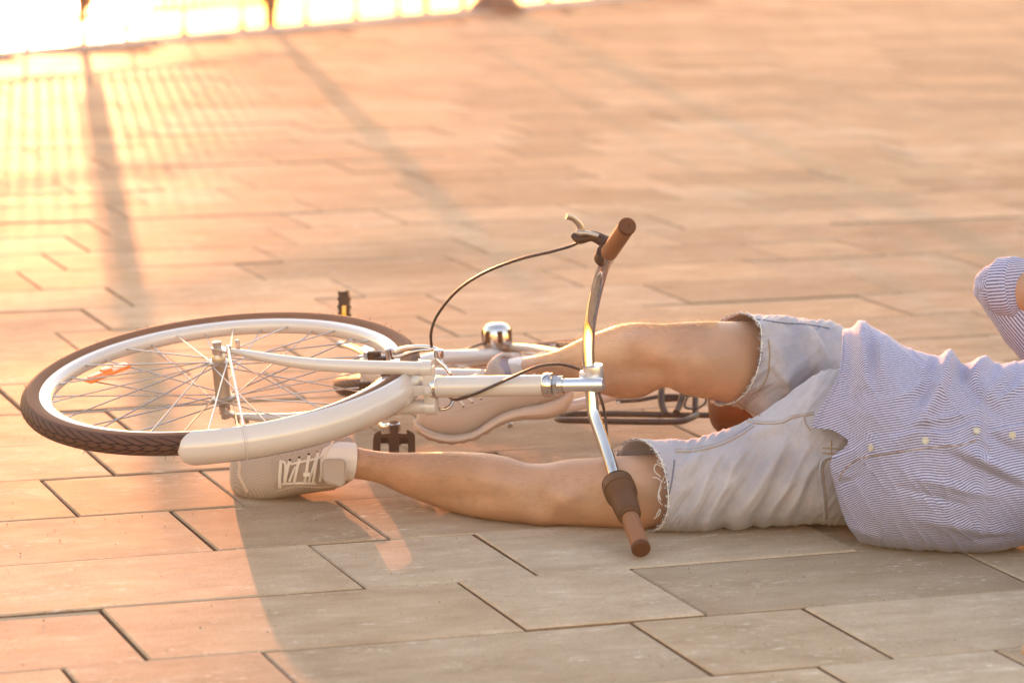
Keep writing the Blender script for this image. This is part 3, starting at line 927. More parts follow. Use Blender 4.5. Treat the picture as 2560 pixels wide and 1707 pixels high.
# far pedal, edge on, with amber reflector
bm = B()
def pf(px, py): return P(px, py, 6.52)
side = [(844, 727), (851, 729), (862, 729), (869, 725), (871, 738), (874, 744), (872, 752), (872, 760), (875, 766), (872, 772), (872, 780), (875, 786), (872, 792), (872, 815), (846, 815), (846, 794), (842, 790), (846, 780), (846, 772), (842, 768), (846, 760), (846, 752), (842, 748), (846, 742)]
prism(bm, [pf(a, b) for a, b in side], CF*0.07)
pfar = build('pedal', bm, M['black_plastic'], bike, sharp=30)
bm = B()
box(bm, P(860, 780, 6.517), CR, CU, CF, 0.0085, 0.026, 0.004, 0.001)
build('pedal_reflector', bm, M['amber'], pfar)

# rear carrier
zc = 6.34
def K(px, py, d=0.0): return P(px, py, zc + d)
bm = B()
tube(bm, [K(1393, 1046), K(1400, 1039), K(1420, 1035, .02), K(1500, 1034, .03), K(1600, 1035, .03), K(1700, 1037, .02), K(1790, 1037)], 0.0062, 12, sub=3)
tube(bm, [K(1393, 1046), K(1405, 1050, -.02), K(1450, 1051, -.04), K(1600, 1054, -.06), K(1690, 1054, -.06), K(1720, 1048, -.05), K(1742, 1037, -.02)], 0.0062, 12, sub=3)
tube(bm, [K(1665, 1036), K(1655, 1012, .02), K(1653, 990, .03), K(1655, 965, .04)], 0.0068, 12, sub=4)
tube(bm, [K(1690, 1030), K(1700, 1010, .02), K(1706, 985, .03), K(1707, 965, .04)], 0.0062, 12, sub=4)
tube(bm, [K(1738, 1034), K(1739, 980, .03)], 0.0062, 12)
tube(bm, [K(1540, 1003, .05), K(1600, 1000, .05), K(1650, 990, .05), K(1700, 989, .05), K(1760, 985, .05)], 0.0040, 10, sub=2)
tube(bm, [K(1660, 1000, .06), K(1712, 996, .06)], 0.0045, 10)
tube(bm, [K(1722, 985, .0), K(1712, 1010, .0), K(1716, 1020), K(1740, 1021), K(1752, 1016), K(1764, 1005), K(1766, 985)], 0.0022, 8, sub=3)
rc = build('rear_carrier', bm, M['black_paint'], bike)
bm = B(); box(bm, K(1546, 1007, .05), CR, CU, CF, 0.007, 0.006, 0.01, 0.001); build('carrier_bolt', bm, M['steel'], rc)
# saddle
bm = B()
rows = [(1769, 1005, 1012, 6.08, .01), (1774, 985, 1048, 6.07, .05), (1785, 975, 1070, 6.06, .075), (1802, 968, 1082, 6.05, .085), (1830, 965, 1084, 6.05, .085), (1870, 968, 1075, 6.05, .075), (1930, 985, 1055, 6.05, .045), (1990, 998, 1040, 6.05, .025), (2010, 1008, 1030, 6.05, .012)]
slices(bm, rows, 40, 28, 2.2)
build('saddle', bm, M['saddle'], bike)
# far brake lever and light bracket glimpsed past the knee
bm = B()
tube(bm, [P(1395, 862, 6.55), P(1440, 862, 6.5)], [0.006, 0.006], 10)
tube(bm, [P(1345, 866, 6.60), P(1372, 865, 6.58)], [0.0025, 0.0025], 8)
build('chain_tensioner', bm, M['black_plastic'], bike)
# kickstand end under the shoe
bm = B()
tube(bm, [P(1275, 1064, 6.2), P(1272, 1040, 6.22), P(1250, 990, 6.25)], [0.006, 0.006, 0.006], 10)
build('kickstand', bm, M['steel'], bike)

# ------------------------------------------------------------------ the fallen man
man = None
def seg_ridge(px, py, folds):
    d = 0.0
    for (ax, ay, bx, by, w, amp) in folds:
        vx, vy = bx-ax, by-ay
        L2 = vx*vx + vy*vy
        t = ((px-ax)*vx + (py-ay)*vy)/L2
        tc = min(1, max(0, t))
        qx, qy = ax + vx*tc - px, ay + vy*tc - py
        dd = (qx*qx + qy*qy)/(w*w)
        if dd < 9:
            d += amp*math.exp(-dd)*(0.35 + 0.65*math.sin(math.pi*min(1, max(0, 0.08 + 0.84*tc))))
    return d

near_leg = [  # x, top, bottom, depth, half depth
    (690, 1150, 1205, 5.765, .026), (760, 1130, 1208, 5.76, .030), (820, 1116, 1196, 5.74, .029), (850, 1113, 1195, 5.735, .029), (880, 1115, 1196, 5.725, .029), (920, 1123, 1201, 5.715, .029), (960, 1129, 1213, 5.705, .032),
    (1000, 1131, 1233, 5.695, .039), (1060, 1130, 1258, 5.68, .048), (1130, 1129, 1280, 5.65, .055), (1200, 1131, 1295, 5.610, .058), (1260, 1139, 1303, 5.590, .056),
    (1320, 1156, 1308, 5.575, .052), (1360, 1157, 1311, 5.568, .053), (1420, 1147, 1314, 5.562, .057), (1500, 1141, 1318, 5.553, .060), (1600, 1137, 1321, 5.548, .062),
    (1700, 1124, 1321, 5.555, .066), (1850, 1080, 1307, 5.585, .076), (2000, 1030, 1296, 5.65, .08), (2080, 1010, 1290, 5.68, .08)]
far_leg = [
    (1180, 985, 1050, 6.01, .022), (1270, 905, 985, 6.02, .030), (1310, 893, 958, 6.00, .034), (1350, 886, 951, 5.97, .035), (1400, 871, 954, 5.92, .040), (1450, 847, 963, 5.87, .048), (1500, 827, 981, 5.82, .055),
    (1560, 809, 997, 5.77, .060), (1600, 806, 995, 5.74, .060), (1640, 806, 978, 5.71, .058), (1668, 806, 970, 5.70, .057), (1700, 805, 983, 5.70, .058), (1780, 803, 1000, 5.71, .066),
    (1900, 803, 1020, 5.75, .076), (2020, 822, 1060, 5.82, .078), (2090, 845, 1090, 5.86, .07)]
torso = [(1985, 960, 1200, 5.80, .03), (2060, 920, 1230, 5.79, .035), (2120, 900, 1260, 5.72, .050), (2210, 880, 1310, 5.52, .095), (2400, 940, 1345, 5.43, .095), (2560, 925, 1335, 5.44, .100), (2680, 928, 1318, 5.46, .095), (2750, 965, 1285, 5.50, .080), (2795, 1040, 1200, 5.52, .055), (2850, 1060, 1175, 5.53, .050), (2890, 1050, 1180, 5.53, .050)]
def muscle(px, py, c, s):
    # knee cap, shin and calf relief on the near leg
    d = 0
    d += 0.006*math.exp(-(((px-1405)/42)**2 + ((py-1245)/34)**2))
    d -= 0.004*math.exp(-(((px-1335)/30)**2 + ((py-1235)/50)**2))
    d += 0.004*math.exp(-(((px-1350)/30)**2 + ((py-1290)/22)**2))
    d -= 0.004*math.exp(-(((px-1480)/40)**2 + ((py-1225)/60)**2))
    d += 0.004*math.exp(-(((px-1120)/90)**2 + ((py-1180)/35)**2))
    d -= 0.003*math.exp(-(((px-1170)/110)**2 + ((py-1245)/18)**2))
    d += 0.0025*math.exp(-(((px-1560)/90)**2 + ((py-1195)/28)**2))
    d += 0.003*math.exp(-(((px-905)/22)**2 + ((py-1160)/18)**2))
    return 2.1*d
def muscle_far(px, py, c, s):
    d = 0
    d += 0.006*math.exp(-(((px-1585)/45)**2 + ((py-858)/32)**2))
    d += 0.005*math.exp(-(((px-1540)/45)**2 + ((py-900)/30)**2))
    d -= 0.006*math.exp(-(((px-1650)/28)**2 + ((py-935)/30)**2))
    d -= 0.004*math.exp(-(((px-1600)/60)**2 + ((py-925)/14)**2))
    d += 0.005*math.exp(-(((px-1520)/45)**2 + ((py-955)/25)**2))
    d += 0.005*math.exp(-(((px-1750)/60)**2 + ((py-900)/45)**2))
    d -= 0.004*math.exp(-(((px-1660)/30)**2 + ((py-850)/40)**2))
    return 1.8*d

bm = B()
slices(bm, near_leg, 110, 40, 2.05, muscle)
slices(bm, far_leg, 110, 40, 2.05, muscle_far)
slices(bm, torso, 60, 40, 2.2)
# arms
ELB = P(2492, 722, 5.72)
SHR = P(2735, 985, 5.74)
WRR = P(2770, 745, 5.56)
tube(bm, [SHR, (SHR+ELB)/2, ELB], [.052, .046, .036], 20, sub=4)
tube(bm, [ELB, ELB + (WRR-ELB)*0.3, WRR], [.036, .040, .026], 20, sub=4)
SHL = P(2760, 1225, 5.40)
WRL = G(2700, 1592, 0.03)
ELL = G(2930, 1470, 0.05)
tube(bm, [SHL, (SHL+ELL)/2, ELL], [.050, .044, .036], 20, sub=4)
tube(bm, [ELL, ELL + (WRL-ELL)*0.4, WRL], [.036, .038, .025], 20, sub=4)
def hand(W, d, up):
    d = d.normalized(); up = (up - d*up.dot(d)).normalized(); s = d.cross(up)
    tube(bm, [W - d*0.01, W + d*0.02, W + d*0.055, W + d*0.085], [.024, .030, .038, .034], 18, sub=3, flat=0.42, up=up)
    for k, (o, L) in enumerate(((-.030, .066), (-.010, .076), (.011, .071), (.030, .055))):
        b0 = W + d*0.078 + s*o
        tube(bm, [b0, b0 + d*L*0.5 + up*0.004, b0 + d*L*0.8 - up*0.006, b0 + d*L - up*0.018], [.0098, .0090, .0082, .0066], 12, sub=3)
    b0 = W + d*0.022 - s*0.028
    tube(bm, [b0, b0 + d*0.030 - s*0.022 - up*0.004, b0 + d*0.056 - s*0.034 - up*0.010], [.0135, .0110, .0080], 12, sub=3)
TIP = G(2562, 1600, 0.012)
hand(TIP + (WRL-TIP).normalized()*0.150, TIP - WRL, Vector((0, 0, 1)))
hand(WRR, WRR - ELB, Vector((0, -0.4, 1)))
# head: skull, jaw, nose, ears, on the neck
HC = P(2985, 1105, 5.53)
HXv = CR                                        # crown of the head points away to the right
FV = (-CF*0.75 + CU*0.5).normalized()           # the face looks up and towards the camera
SV = HXv.cross(FV)
def ell(c, a, b, d, n=28, m=18):
    rs = []
    for i in range(1, m):
        q = math.pi*i/m
        rs.append([bm.verts.new(c + HXv*a*math.cos(q) + (FV*b*math.cos(w) + SV*d*math.sin(w))*math.sin(q)) for w in (2*math.pi*k/n for k in range(n))])
    t0, t1 = bm.verts.new(c + HXv*a), bm.verts.new(c - HXv*a)
    for x, y in zip(rs, rs[1:]):
        for k in range(n): bm.faces.new((x[k], x[(k+1) % n], y[(k+1) % n], y[k]))
    for k in range(n):
        bm.faces.new((t0, rs[0][(k+1) % n], rs[0][k])); bm.faces.new((t1, rs[-1][k], rs[-1][(k+1) % n]))
ell(HC + HXv*0.02, .098, .096, .077)
ell(HC - HXv*0.045 + FV*0.022, .072, .068, .060)
ell(HC - HXv*0.095 + FV*0.060, .024, .026, .030)
ell(HC - HXv*0.018 + FV*0.094, .024, .018, .012)
ell(HC - HXv*0.034 + FV*0.104, .010, .014, .016)
for s in (1, -1):
    ell(HC - HXv*0.01 + SV*0.078*s - FV*0.008, .030, .016, .008)
    ell(HC + HXv*0.020 + FV*0.082 + SV*0.030*s, .008, .014, .026)
bmesh.ops.recalc_face_normals(bm, faces=bm.faces)
tmp = build('tmp', bm, M['skin'])
rm = tmp.modifiers.new('r', 'REMESH'); rm.mode = 'VOXEL'; rm.voxel_size = 0.0042; rm.use_smooth_shade = True
sm = tmp.modifiers.new('s', 'SMOOTH'); sm.factor = 0.5; sm.iterations = 8
dg = bpy.context.evaluated_depsgraph_get()
me = bpy.data.meshes.new_from_object(tmp.evaluated_get(dg))
bpy.data.objects.remove(tmp)
me.polygons.foreach_set('use_smooth', [True]*len(me.polygons))
me.materials.clear(); me.materials.append(M['skin'])
man = bpy.data.objects.new('person', me)
col.objects.link(man)
tag(man, 'man lying fallen under the bicycle in striped shirt, pale denim shorts and light trainers', 'person')

def bvh_of(o):
    m = o.data
    return BVHTree.FromPolygons([v.co.copy() for v in m.vertices], [tuple(p.vertices) for p in m.polygons])
def hit(bvh, px, py, lift=0.0):
    d = (CF + CR * ((px - 1280) / FPX) - CU * ((py - 853.5) / FPX)).normalized()
    loc, nor, idx, dist = bvh.ray_cast(CC, d)
    if loc is None: return None, None
    if nor.dot(d) > 0: nor = -nor
    return loc + nor*lift, nor
def drape(bvh, pts, lift, step=6):
    """a polyline of photo points dropped onto a surface"""
    out = []
    for (ax, ay), (bx, by) in zip(pts, pts[1:]):
        n = max(1, int(math.hypot(bx-ax, by-ay)/step))
        for k in range(n):
            l, _ = hit(bvh, ax + (bx-ax)*k/n, ay + (by-ay)*k/n, lift)
            if l: out.append(l)
    l, _ = hit(bvh, *pts[-1], lift)
    if l: out.append(l)
    return out
def curve_pts(pts, sub=5):
    return [(p.x, p.y) for p in smooth_path([Vector((a, b, 0)) for a, b in pts], sub)]

# face details and hair (out of the frame)
for s in (1, -1):
    bm = B(); ell(HC + HXv*0.004 + FV*0.083 + SV*0.030*s, .0055, .0085, .0125, 16, 10); build('eyelid', bm, M['skin'], man)
bm = B(); ell(HC - HXv*0.062 + FV*0.088, .008, .008, .024, 16, 10); build('lips', bm, M['lip'], man)
bm = B()
ell(HC + HXv*0.036 - FV*0.010, .098, .092, .084)
for k in range(900):
    v = Vector(rng.normal(size=3)).normalized()
    if v.dot(FV) > 0.55 or v.dot(HXv) < -0.35: continue
    p = HC + HXv*(0.036 + .096*v.dot(HXv)) + FV*(-.010 + .090*v.dot(FV)) + SV*.082*v.dot(SV)
    q = (v + HXv*0.2 + Vector(rng.normal(size=3))*0.35).normalized()
    tube(bm, [p, p + v*0.008 + q*0.010, p + v*0.008 + q*0.024], [.0016, .0013, .0004], 4)
build('hair', bm, M['hair_brown'], man)

# ---- shorts
folds_near = [(1720, 1300, 1790, 1150, 14, .0035), (1760, 1310, 1850, 1130, 16, .0045), (1800, 1315, 1900, 1150, 15, -.0035), (1835, 1310, 1960, 1110, 17, .005), (1880, 1305, 1985, 1160, 13, -.004),
              (1905, 1300, 2020, 1120, 15, .0045), (1960, 1295, 2040, 1150, 13, .004), (1700, 1180, 1780, 1120, 18, .003), (2000, 1290, 2030, 1180, 10, -.003), (1690, 1290, 1740, 1220, 14, -.003),
              (1850, 1100, 1960, 1060, 14, .004), (1740, 1310, 1820, 1180, 8, -.0022), (1930, 1300, 2000, 1200, 7, -.002), (1860, 1310, 1935, 1185, 7, .0018)]
folds_far = [(1930, 830, 1990, 1000, 20, .005), (1985, 820, 2040, 960, 15, -.004), (2010, 815, 2075, 900, 14, .005), (1900, 1010, 2040, 880, 18, .004), (1870, 1010, 1960, 960, 14, -.004),
             (1880, 1035, 2060, 970, 12, .005), (2035, 815, 2090, 920, 9, -.003), (1850, 850, 1960, 800, 14, .003), (1960, 1000, 2050, 930, 10, -.003), (1920, 900, 1975, 960, 9, .0025)]
def ss01(x): return max(0.0, min(1.0, x))
def crease(px, py, ang, wa, wl, seed, amp):
    ca, sa = math.cos(ang), math.sin(ang)
    a, l = (px*-sa + py*ca)/wa, (px*ca + py*sa)/wl
    n = noise.noise(Vector((a, l, seed)))
    m = 0.5 + 0.5*noise.noise(Vector((px*.009, py*.009, seed + 4)))
    return amp*(max(0.0, 1 - abs(n)*2.4)**2.6)*m*1.35
def dn(px, py, c, s): return crease(px, py, -0.95, 17, 150, 2.2, .0042)*ss01((px-1660)/60) + crease(px, py, -0.70, 9, 80, 8.2, .0016) + 2.6*seg_ridge(px, py, folds_near) + 0.0022*noise.noise(Vector((px*.02, py*.02, 3+c)))
def df(px, py, c, s): return crease(px, py, -0.60, 16, 140, 5.2, .0042) + crease(px, py, 1.2, 10, 70, 1.2, .0016) + 2.6*seg_ridge(px, py, folds_far) + 0.0022*noise.noise(Vector((px*.02, py*.02, 9+c)))
near_short = [(1606, 1099, 1328, 5.532, .080, -14, 62), (1630, 1099, 1328, 5.532, .080, -10, 52), (1720, 1098, 1327, 5.535, .082, 0, 14), (1800, 1078, 1321, 5.548, .090, 0, 0), (1870, 1050, 1316, 5.558, .10, 0, 0), (1950, 1000, 1312, 5.565, .112, 0, 0), (2060, 930, 1309, 5.57, .125, 0, 0), (2190, 905, 1312, 5.565, .120, 0, 0)]
far_short = [(1830, 785, 1010, 5.73, .094, 22, 70), (1850, 785, 1014, 5.735, .094, 20, 60), (1910, 788, 1034, 5.75, .098, 10, 40), (1990, 795, 1058, 5.77, .105, 0, 12), (2080, 806, 1085, 5.80, .115, 0, 0), (2110, 818, 1090, 5.80, .115, 0, 0), (2190, 850, 1100, 5.80, .115, 0, 0)]
bm = B()
ra = slices(bm, near_short, 120, 150, 2.2, dn, caps=(False, True))
rb = slices(bm, far_short, 110, 150, 2.15, df, caps=(False, True))
hemA = [v.co.copy() for v in ra[0]]; hemB = [v.co.copy() for v in rb[0]]
shorts = build('shorts', bm, M['denim'], man, sharp=80)
sb = bvh_of(shorts)
so = shorts.modifiers.new('s', 'SOLIDIFY'); so.thickness = 0.0022; so.offset = -1
# frayed hems
def fray(hem, nrm, nthread, m, r0, L):
    bm = B()
    n = len(hem)
    for _ in range(nthread):
        i = random.randrange(n)
        p = hem[i].lerp(hem[(i+1) % n], random.random())
        tang = (hem[(i+2) % n] - hem[i-2]).normalized()
        out = (p - sum(hem, Vector())/n).normalized()
        l = L*random.uniform(0.3, 1.0)
        a = nrm*random.uniform(0.2, 1) + tang*random.uniform(-1.1, 1.1) + out*random.uniform(-.15, .45)
        b = nrm*random.uniform(-.3, .8) + tang*random.uniform(-1.2, 1.2) + out*random.uniform(-.35, .35)
        tube(bm, [p - nrm*0.004 + out*0.001, p + a*l*0.45, p + a*l*0.45 + b*l*0.4, p + a*l*0.45 + b*l*0.4 + (a-b)*l*0.2], [r0, r0, r0*.8, r0*.4], 5, sub=3)
    return build('frayed_hem', bm, m, shorts)
nA = (ra[0] and (hemA[0] - Vector(hemA[0])))  # placeholder, hems point to the left of the picture
for hem, nrm in ((hemA, (-CR - CF*0.35).normalized()), (hemB, (-CR*0.9 - CF*0.55).normalized())):
    fray(hem, nrm, 130, M['thread_white'], 0.00042, 0.015)
    fray(hem, -nrm, 110, M['thread_blue'], 0.0006, 0.008)
    bm = B()                                      # rolled raw edge
    pts = [p + (p - sum(hem, Vector())/len(hem)).normalized()*(0.0010 + 0.0012*noise.noise(p*160)) + nrm*0.0012*noise.noise(p*110 + Vector((5, 5, 5))) for p in hem]
    tube(bm, pts + [pts[0]], [0.0010 + 0.0007*noise.noise(p*140) for p in pts + [pts[0]]], 8, cap=False)
    build('raw_edge', bm, M['thread_white'], shorts)
# loose flap of threads at the near hem, standing off the thigh
bm = B()
for k in range(16):
    x0 = random.uniform(1548, 1625); y0 = 1136 - 36*math.sin(math.pi*min(1, (x0-1535)/140))
    pts = [P(x0 + 14, y0 - 1, 5.60), P(x0, y0 + random.uniform(-5, 3), 5.60), P(x0 - random.uniform(12, 26), y0 + random.uniform(2, 14), 5.66), P(x0 - random.uniform(26, 44), y0 + random.uniform(8, 24), 5.66)]
    tube(bm, pts, [0.0009, 0.0009, 0.0008, 0.0004], 5, sub=3)
build('loose_thread', bm, M['thread_white'], shorts)
bm = B()
for pts in ([(1660, 1170), (1640, 1160), (1636, 1176), (1652, 1192)], [(1655, 1205), (1645, 1195), (1632, 1193)], [(1655, 1215), (1646, 1235), (1652, 1250), (1648, 1236)], [(1640, 1288), (1650, 1272), (1648, 1286), (1634, 1296)], [(1662, 1190), (1650, 1215), (1645, 1245), (1655, 1262)]):
    q = [hit(sb, a, b, .004)[0] or P(a, b, 5.50) for a, b in pts]
    q = [P(a, b, 5.462) for a, b in pts]
    tube(bm, q, [0.0007]*len(q), 6, sub=5)
build('loose_thread', bm, M['thread_white'], shorts)
# seams
def seam(pts, r, m, lift=0.0006, name='seam', flat=0.5):
    q = drape(sb, curve_pts(pts), lift)
    if len(q) < 3: return
    bm = B(); tube(bm, q, [r]*len(q), 8)
    return build(name, bm, m, shorts)
seam([(1688, 1130), (1740, 1128), (1800, 1113), (1850, 1090), (1885, 1066)], .0011, M['thread_tan'])
seam([(1688, 1122), (1740, 1119), (1798, 1104), (1846, 1082), (1884, 1056)], .0020, M['denim'])
seam([(1868, 1054), (1905, 1060), (1950, 1058), (1985, 1044), (2035, 1036)], .0010, M['thread_tan'])
seam([(1868, 1047), (1905, 1053), (1950, 1051), (1985, 1037), (2035, 1029)], .0018, M['denim'])
seam([(2010, 1038), (2014, 1058), (2026, 1076)], .0010, M['thread_tan'])
seam([(1846, 797), (1900, 800), (1960, 808), (2020, 812), (2075, 822)], .0012, M['thread_blue'])
seam([(1840, 1004), (1868, 1022), (1900, 1040)], .0012, M['thread_tan'])
seam([(2082, 1140), (2056, 1150), (2050, 1180), (2058, 1240), (2062, 1296)], .0026, M['denim'])
seam([(2078, 1147), (2064, 1154), (2058, 1182), (2065, 1240), (2068, 1296)], .0010, M['thread_tan'])
seam([(2056, 1120), (2090, 1121), (2125, 1126)], .0011, M['thread_tan'])
seam([(2056, 1132), (2090, 1134), (2120, 1138)], .0011, M['thread_tan'])
seam([(2078, 1100), (2079, 1150), (2082, 1190)], .0010, M['thread_tan'])
seam([(1686, 1150), (1680, 1200), (1668, 1250), (1650, 1300)], .0012, M['thread_blue'])
seam([(1921, 850), (1924, 890), (1918, 940), (1896, 975)], .0012, M['thread_tan'])

# ---- shirt
XT = [2020, 2104, 2130, 2153, 2217, 2277, 2301, 2351, 2375, 2395, 2408, 2426, 2465, 2485, 2510, 2530, 2560, 2620, 2700, 2760, 2800]
YT = [880, 829, 818, 808, 838, 872, 878, 893, 887, 900, 911, 908, 898, 907, 913, 912, 900, 890, 905, 960, 1030]
XB = [2020, 2080, 2115, 2160, 2280, 2350, 2420, 2480, 2560, 2680, 2760, 2800]
YB = [1270, 1290, 1330, 1352, 1364, 1366, 1372, 1371, 1356, 1340, 1290, 1210]
HX = [0, .10, .22, .33, .42, .48, .545, .60, .70, .80, .90, 1.0]
HV = [2106, 2104, 2094, 2068, 2040, 2028, 2120, 2104, 2074, 2084, 2103, 2150]
PXs = [2000, 2128, 2173, 2247, 2313, 2360, 2400, 2441, 2456, 2470, 2520, 2560, 2700, 2800]
PYs = [1165, 1124, 1097, 1085, 1076, 1080, 1070, 1055, 1060, 1076, 1066, 1060, 1050, 1060]
shirt_folds = [(2152, 812, 2160, 960, 16, .008), (2178, 850, 2200, 980, 14, -.007), (2205, 850, 2196, 965, 12, .006), (2130, 870, 2118, 1000, 12, -.004),
               (2376, 890, 2345, 985, 17, .014), (2345, 985, 2275, 1085, 20, .011), (2395, 930, 2440, 985, 15, -.008), (2440, 985, 2500, 1040, 16, -.006), (2320, 950, 2300, 1010, 18, -.006),
               (2465, 900, 2420, 950, 14, .009), (2530, 915, 2480, 985, 16, .006), (2240, 1000, 2330, 950, 14, .004), (2290, 1060, 2420, 1035, 8, .004), 
               (2395, 1120, 2560, 1195, 14, .009), (2380, 1140, 2540, 1215, 10, -.006), (2470, 1085, 2560, 1140, 12, -.007), (2290, 1190, 2480, 1235, 12, .005), (2250, 1215, 2420, 1262, 9, -.0035),
               (2212, 1230, 2206, 1340, 8, -.003), (2095, 1210, 2150, 1190, 9, -.004), (2115, 1300, 2200, 1335, 12, .005),
               (2300, 1290, 2540, 1330, 16, .005), (2420, 1345, 2540, 1330, 9, -.004), (2240, 1100, 2260, 1180, 12, .003), (2500, 1000, 2560, 960, 10, .005), (2320, 870+30, 2300, 960, 10, .003)]
NS, NV = 240, 380
bm = B(); uvl = bm.loops.layers.uv.new('UVMap')
XE = 2800
def ss(x): return max(0.0, min(1.0, x))
grid, ucoord, uend = [], [], []
svals = np.linspace(0, 1, NS)
# angle table: denser on the side that faces the camera
thv = []
for k in range(NV):
    f_ = k/NV
    thv.append(math.pi/2 + 2*math.pi*(f_ + 0.10*math.sin(2*math.pi*f_)/(2*math.pi)*-1.0) if False else math.pi/2 + 2*math.pi*f_)
def spw(v, e): return math.copysign(abs(v)**(2.0/e), v)
fracs = []
for th in thv:
    s = spw(math.sin(th), 2.3); fracs.append((0.5 - 0.5*s, spw(math.cos(th), 2.3), s))
AF = np.array([0.5 - 0.5*spw(math.cos(q), 2.3) for q in np.linspace(0, math.pi, 200)])
AZ = np.array([0.80*spw(math.sin(q), 2.3) for q in np.linspace(0, math.pi, 200)])
AT = np.concatenate([[0], np.cumsum(np.hypot(np.diff(AF)*2, np.diff(AZ)))])
hemx = [float(herm(HX, HV, f[0])) if f[1] > 0 else float(np.interp(f[0], [0, 1], [2106, 2150])) for f in fracs]
for i, s_ in enumerate(svals):
    ring = []; us = []
    xs = np.array([h + (XE-h)*s_ for h in hemx])
    yts, ybs, pls = herm(XT, YT, xs), herm(XB, YB, xs), herm(PXs, PYs, xs)
    # the near edge of each bump on the outline belongs to the upper side only
    zz = herm([2000, 2100, 2250, 2400, 2560, 2700, 2800], [5.575, 5.525, 5.432, 5.410, 5.425, 5.445, 5.52], xs)
    hh = herm([2000, 2100, 2250, 2400, 2560, 2700, 2800], [.142, .142, .137, .122, .126, .115, .075], xs)
    base = []
    for k in range(NV):
        fr, c, sv = fracs[k]
        x = xs[k]; py = yts[k] + (ybs[k]-yts[k])*fr
        z = zz[k] - hh[k]*c
        d = 0.0
        if c > -0.2:
            d += 1.35*seg_ridge(x, py, shirt_folds)
            w = ss((py - pls[k])/5.0 + 0.5)
            d += 0.0060*w*ss((2570-x)/10 + 1)                     # the button side laps over
            w2 = ss((py - pls[k] - 44)/3.0 + 0.5)
            d -= 0.0016*w2
        if c > -0.2: d += crease(x, py, 0.9, 26, 150, 3.3, .0042)
        d += 0.0028*noise.noise(Vector((x*.008, py*.010, 1.3+c))) + 0.0005*noise.noise(Vector((x*.03, py*.035, 7.7)))
        if s_ < 0.012: d += 0.0008
        p = P(x, py, z) + (CF*-c + CU*sv).normalized()*d
        base.append(P(x, py, z))
        ring.append(bm.verts.new(p))
    # stripe coordinate: length round the ring measured from the placket
    u = []
    for k in range(NV):
        hy_ = (ybs[k] - yts[k])/2*5.56/FPX
        fp = (pls[k] - yts[k])/(ybs[k] - yts[k])
        t0 = float(np.interp(fp, AF, AT))
        tk = float(np.interp(fracs[k][0], AF, AT))
        u.append(hy_*((tk if fracs[k][1] >= 0 else -tk) - t0))
    uend.append(u[0])
    grid.append(ring); ucoord.append(u)
for i in range(NS-1):
    for k in range(NV):
        k2 = (k+1) % NV
        f = bm.faces.new((grid[i][k], grid[i][k2], grid[i+1][k2], grid[i+1][k]))
        for l, (a, b) in zip(f.loops, ((i, k), (i, k2), (i+1, k2), (i+1, k))):
            l[uvl].uv = (uend[a] if (b == 0 and k == NV-1) else ucoord[a][b], a/NS)
# rolled sleeve of the bent arm
def sleeve(pts, rad, n, e=2.0, u0=0.0, cap=False, fold=None, sub=10):
    m_ = len(pts)
    pth = smooth_path(pts, sub); rr = np.interp(np.linspace(0, m_-1, len(pth)), range(m_), rad)
    T = [(pth[min(i+1, len(pth)-1)] - pth[max(i-1, 0)]).normalized() for i in range(len(pth))]
    N = (CU - T[0]*CU.dot(T[0])).normalized(); rings = []
    for i, p in enumerate(pth):
        N = (N - T[i]*N.dot(T[i])).normalized(); Bv = T[i].cross(N)
        ring = []
        for k in range(n):
            a = 2*math.pi*k/n
            d = N*math.cos(a) + Bv*math.sin(a)
            q = p + d*rr[i]
            if fold: q = q + d*fold(i/len(pth), a, q)
            ring.append(bm.verts.new(q))
        rings.append(ring)
    for i in range(len(rings)-1):
        for k in range(n):
            f = bm.faces.new((rings[i][k], rings[i][(k+1) % n], rings[i+1][(k+1) % n], rings[i+1][k]))
            for l, (a, b) in zip(f.loops, ((i, k), (i, k+1), (i+1, k+1), (i+1, k))):
                l[uvl].uv = (u0 + b/n*2*math.pi*0.038, a/len(rings))
    if cap:
        f = bm.faces.new(rings[-1])
    return rings
fold1 = lambda t, a, q: 0.004*noise.noise(q*22) + 0.003*math.sin(34*t + 3*math.sin(a*2))*ss(1.3 - abs(t-0.75)*5)
EC = P(2498, 722, 5.70)
sleeve([SHR + CU*0.01, SHR.lerp(EC, .35), SHR.lerp(EC, .7), EC.lerp(SHR, .10), EC + (EC-SHR).normalized()*0.022, EC + (EC-SHR).normalized()*0.040, EC + (EC-SHR).normalized()*0.046], [.060, .057, .053, .048, .038, .021, .002], 72, fold=fold1, sub=8)
CD = (P(2700, 706, 5.60) - EC).normalized()
sleeve([EC - CD*0.020, EC - CD*0.005, EC + CD*0.012, EC + CD*0.034], [.036, .047, .0495, .049], 72, fold=lambda t, a, q: 0.002*noise.noise(q*40), sub=8, u0=.002)
sleeve([EC + CD*0.006, EC + CD*0.008, EC + CD*0.024, EC + CD*0.036, EC + CD*0.040, EC + CD*0.030], [.0495, .0535, .0545, .0535, .0500, .0460], 72, fold=lambda t, a, q: 0.0022*noise.noise(q*45), sub=6, u0=.004)
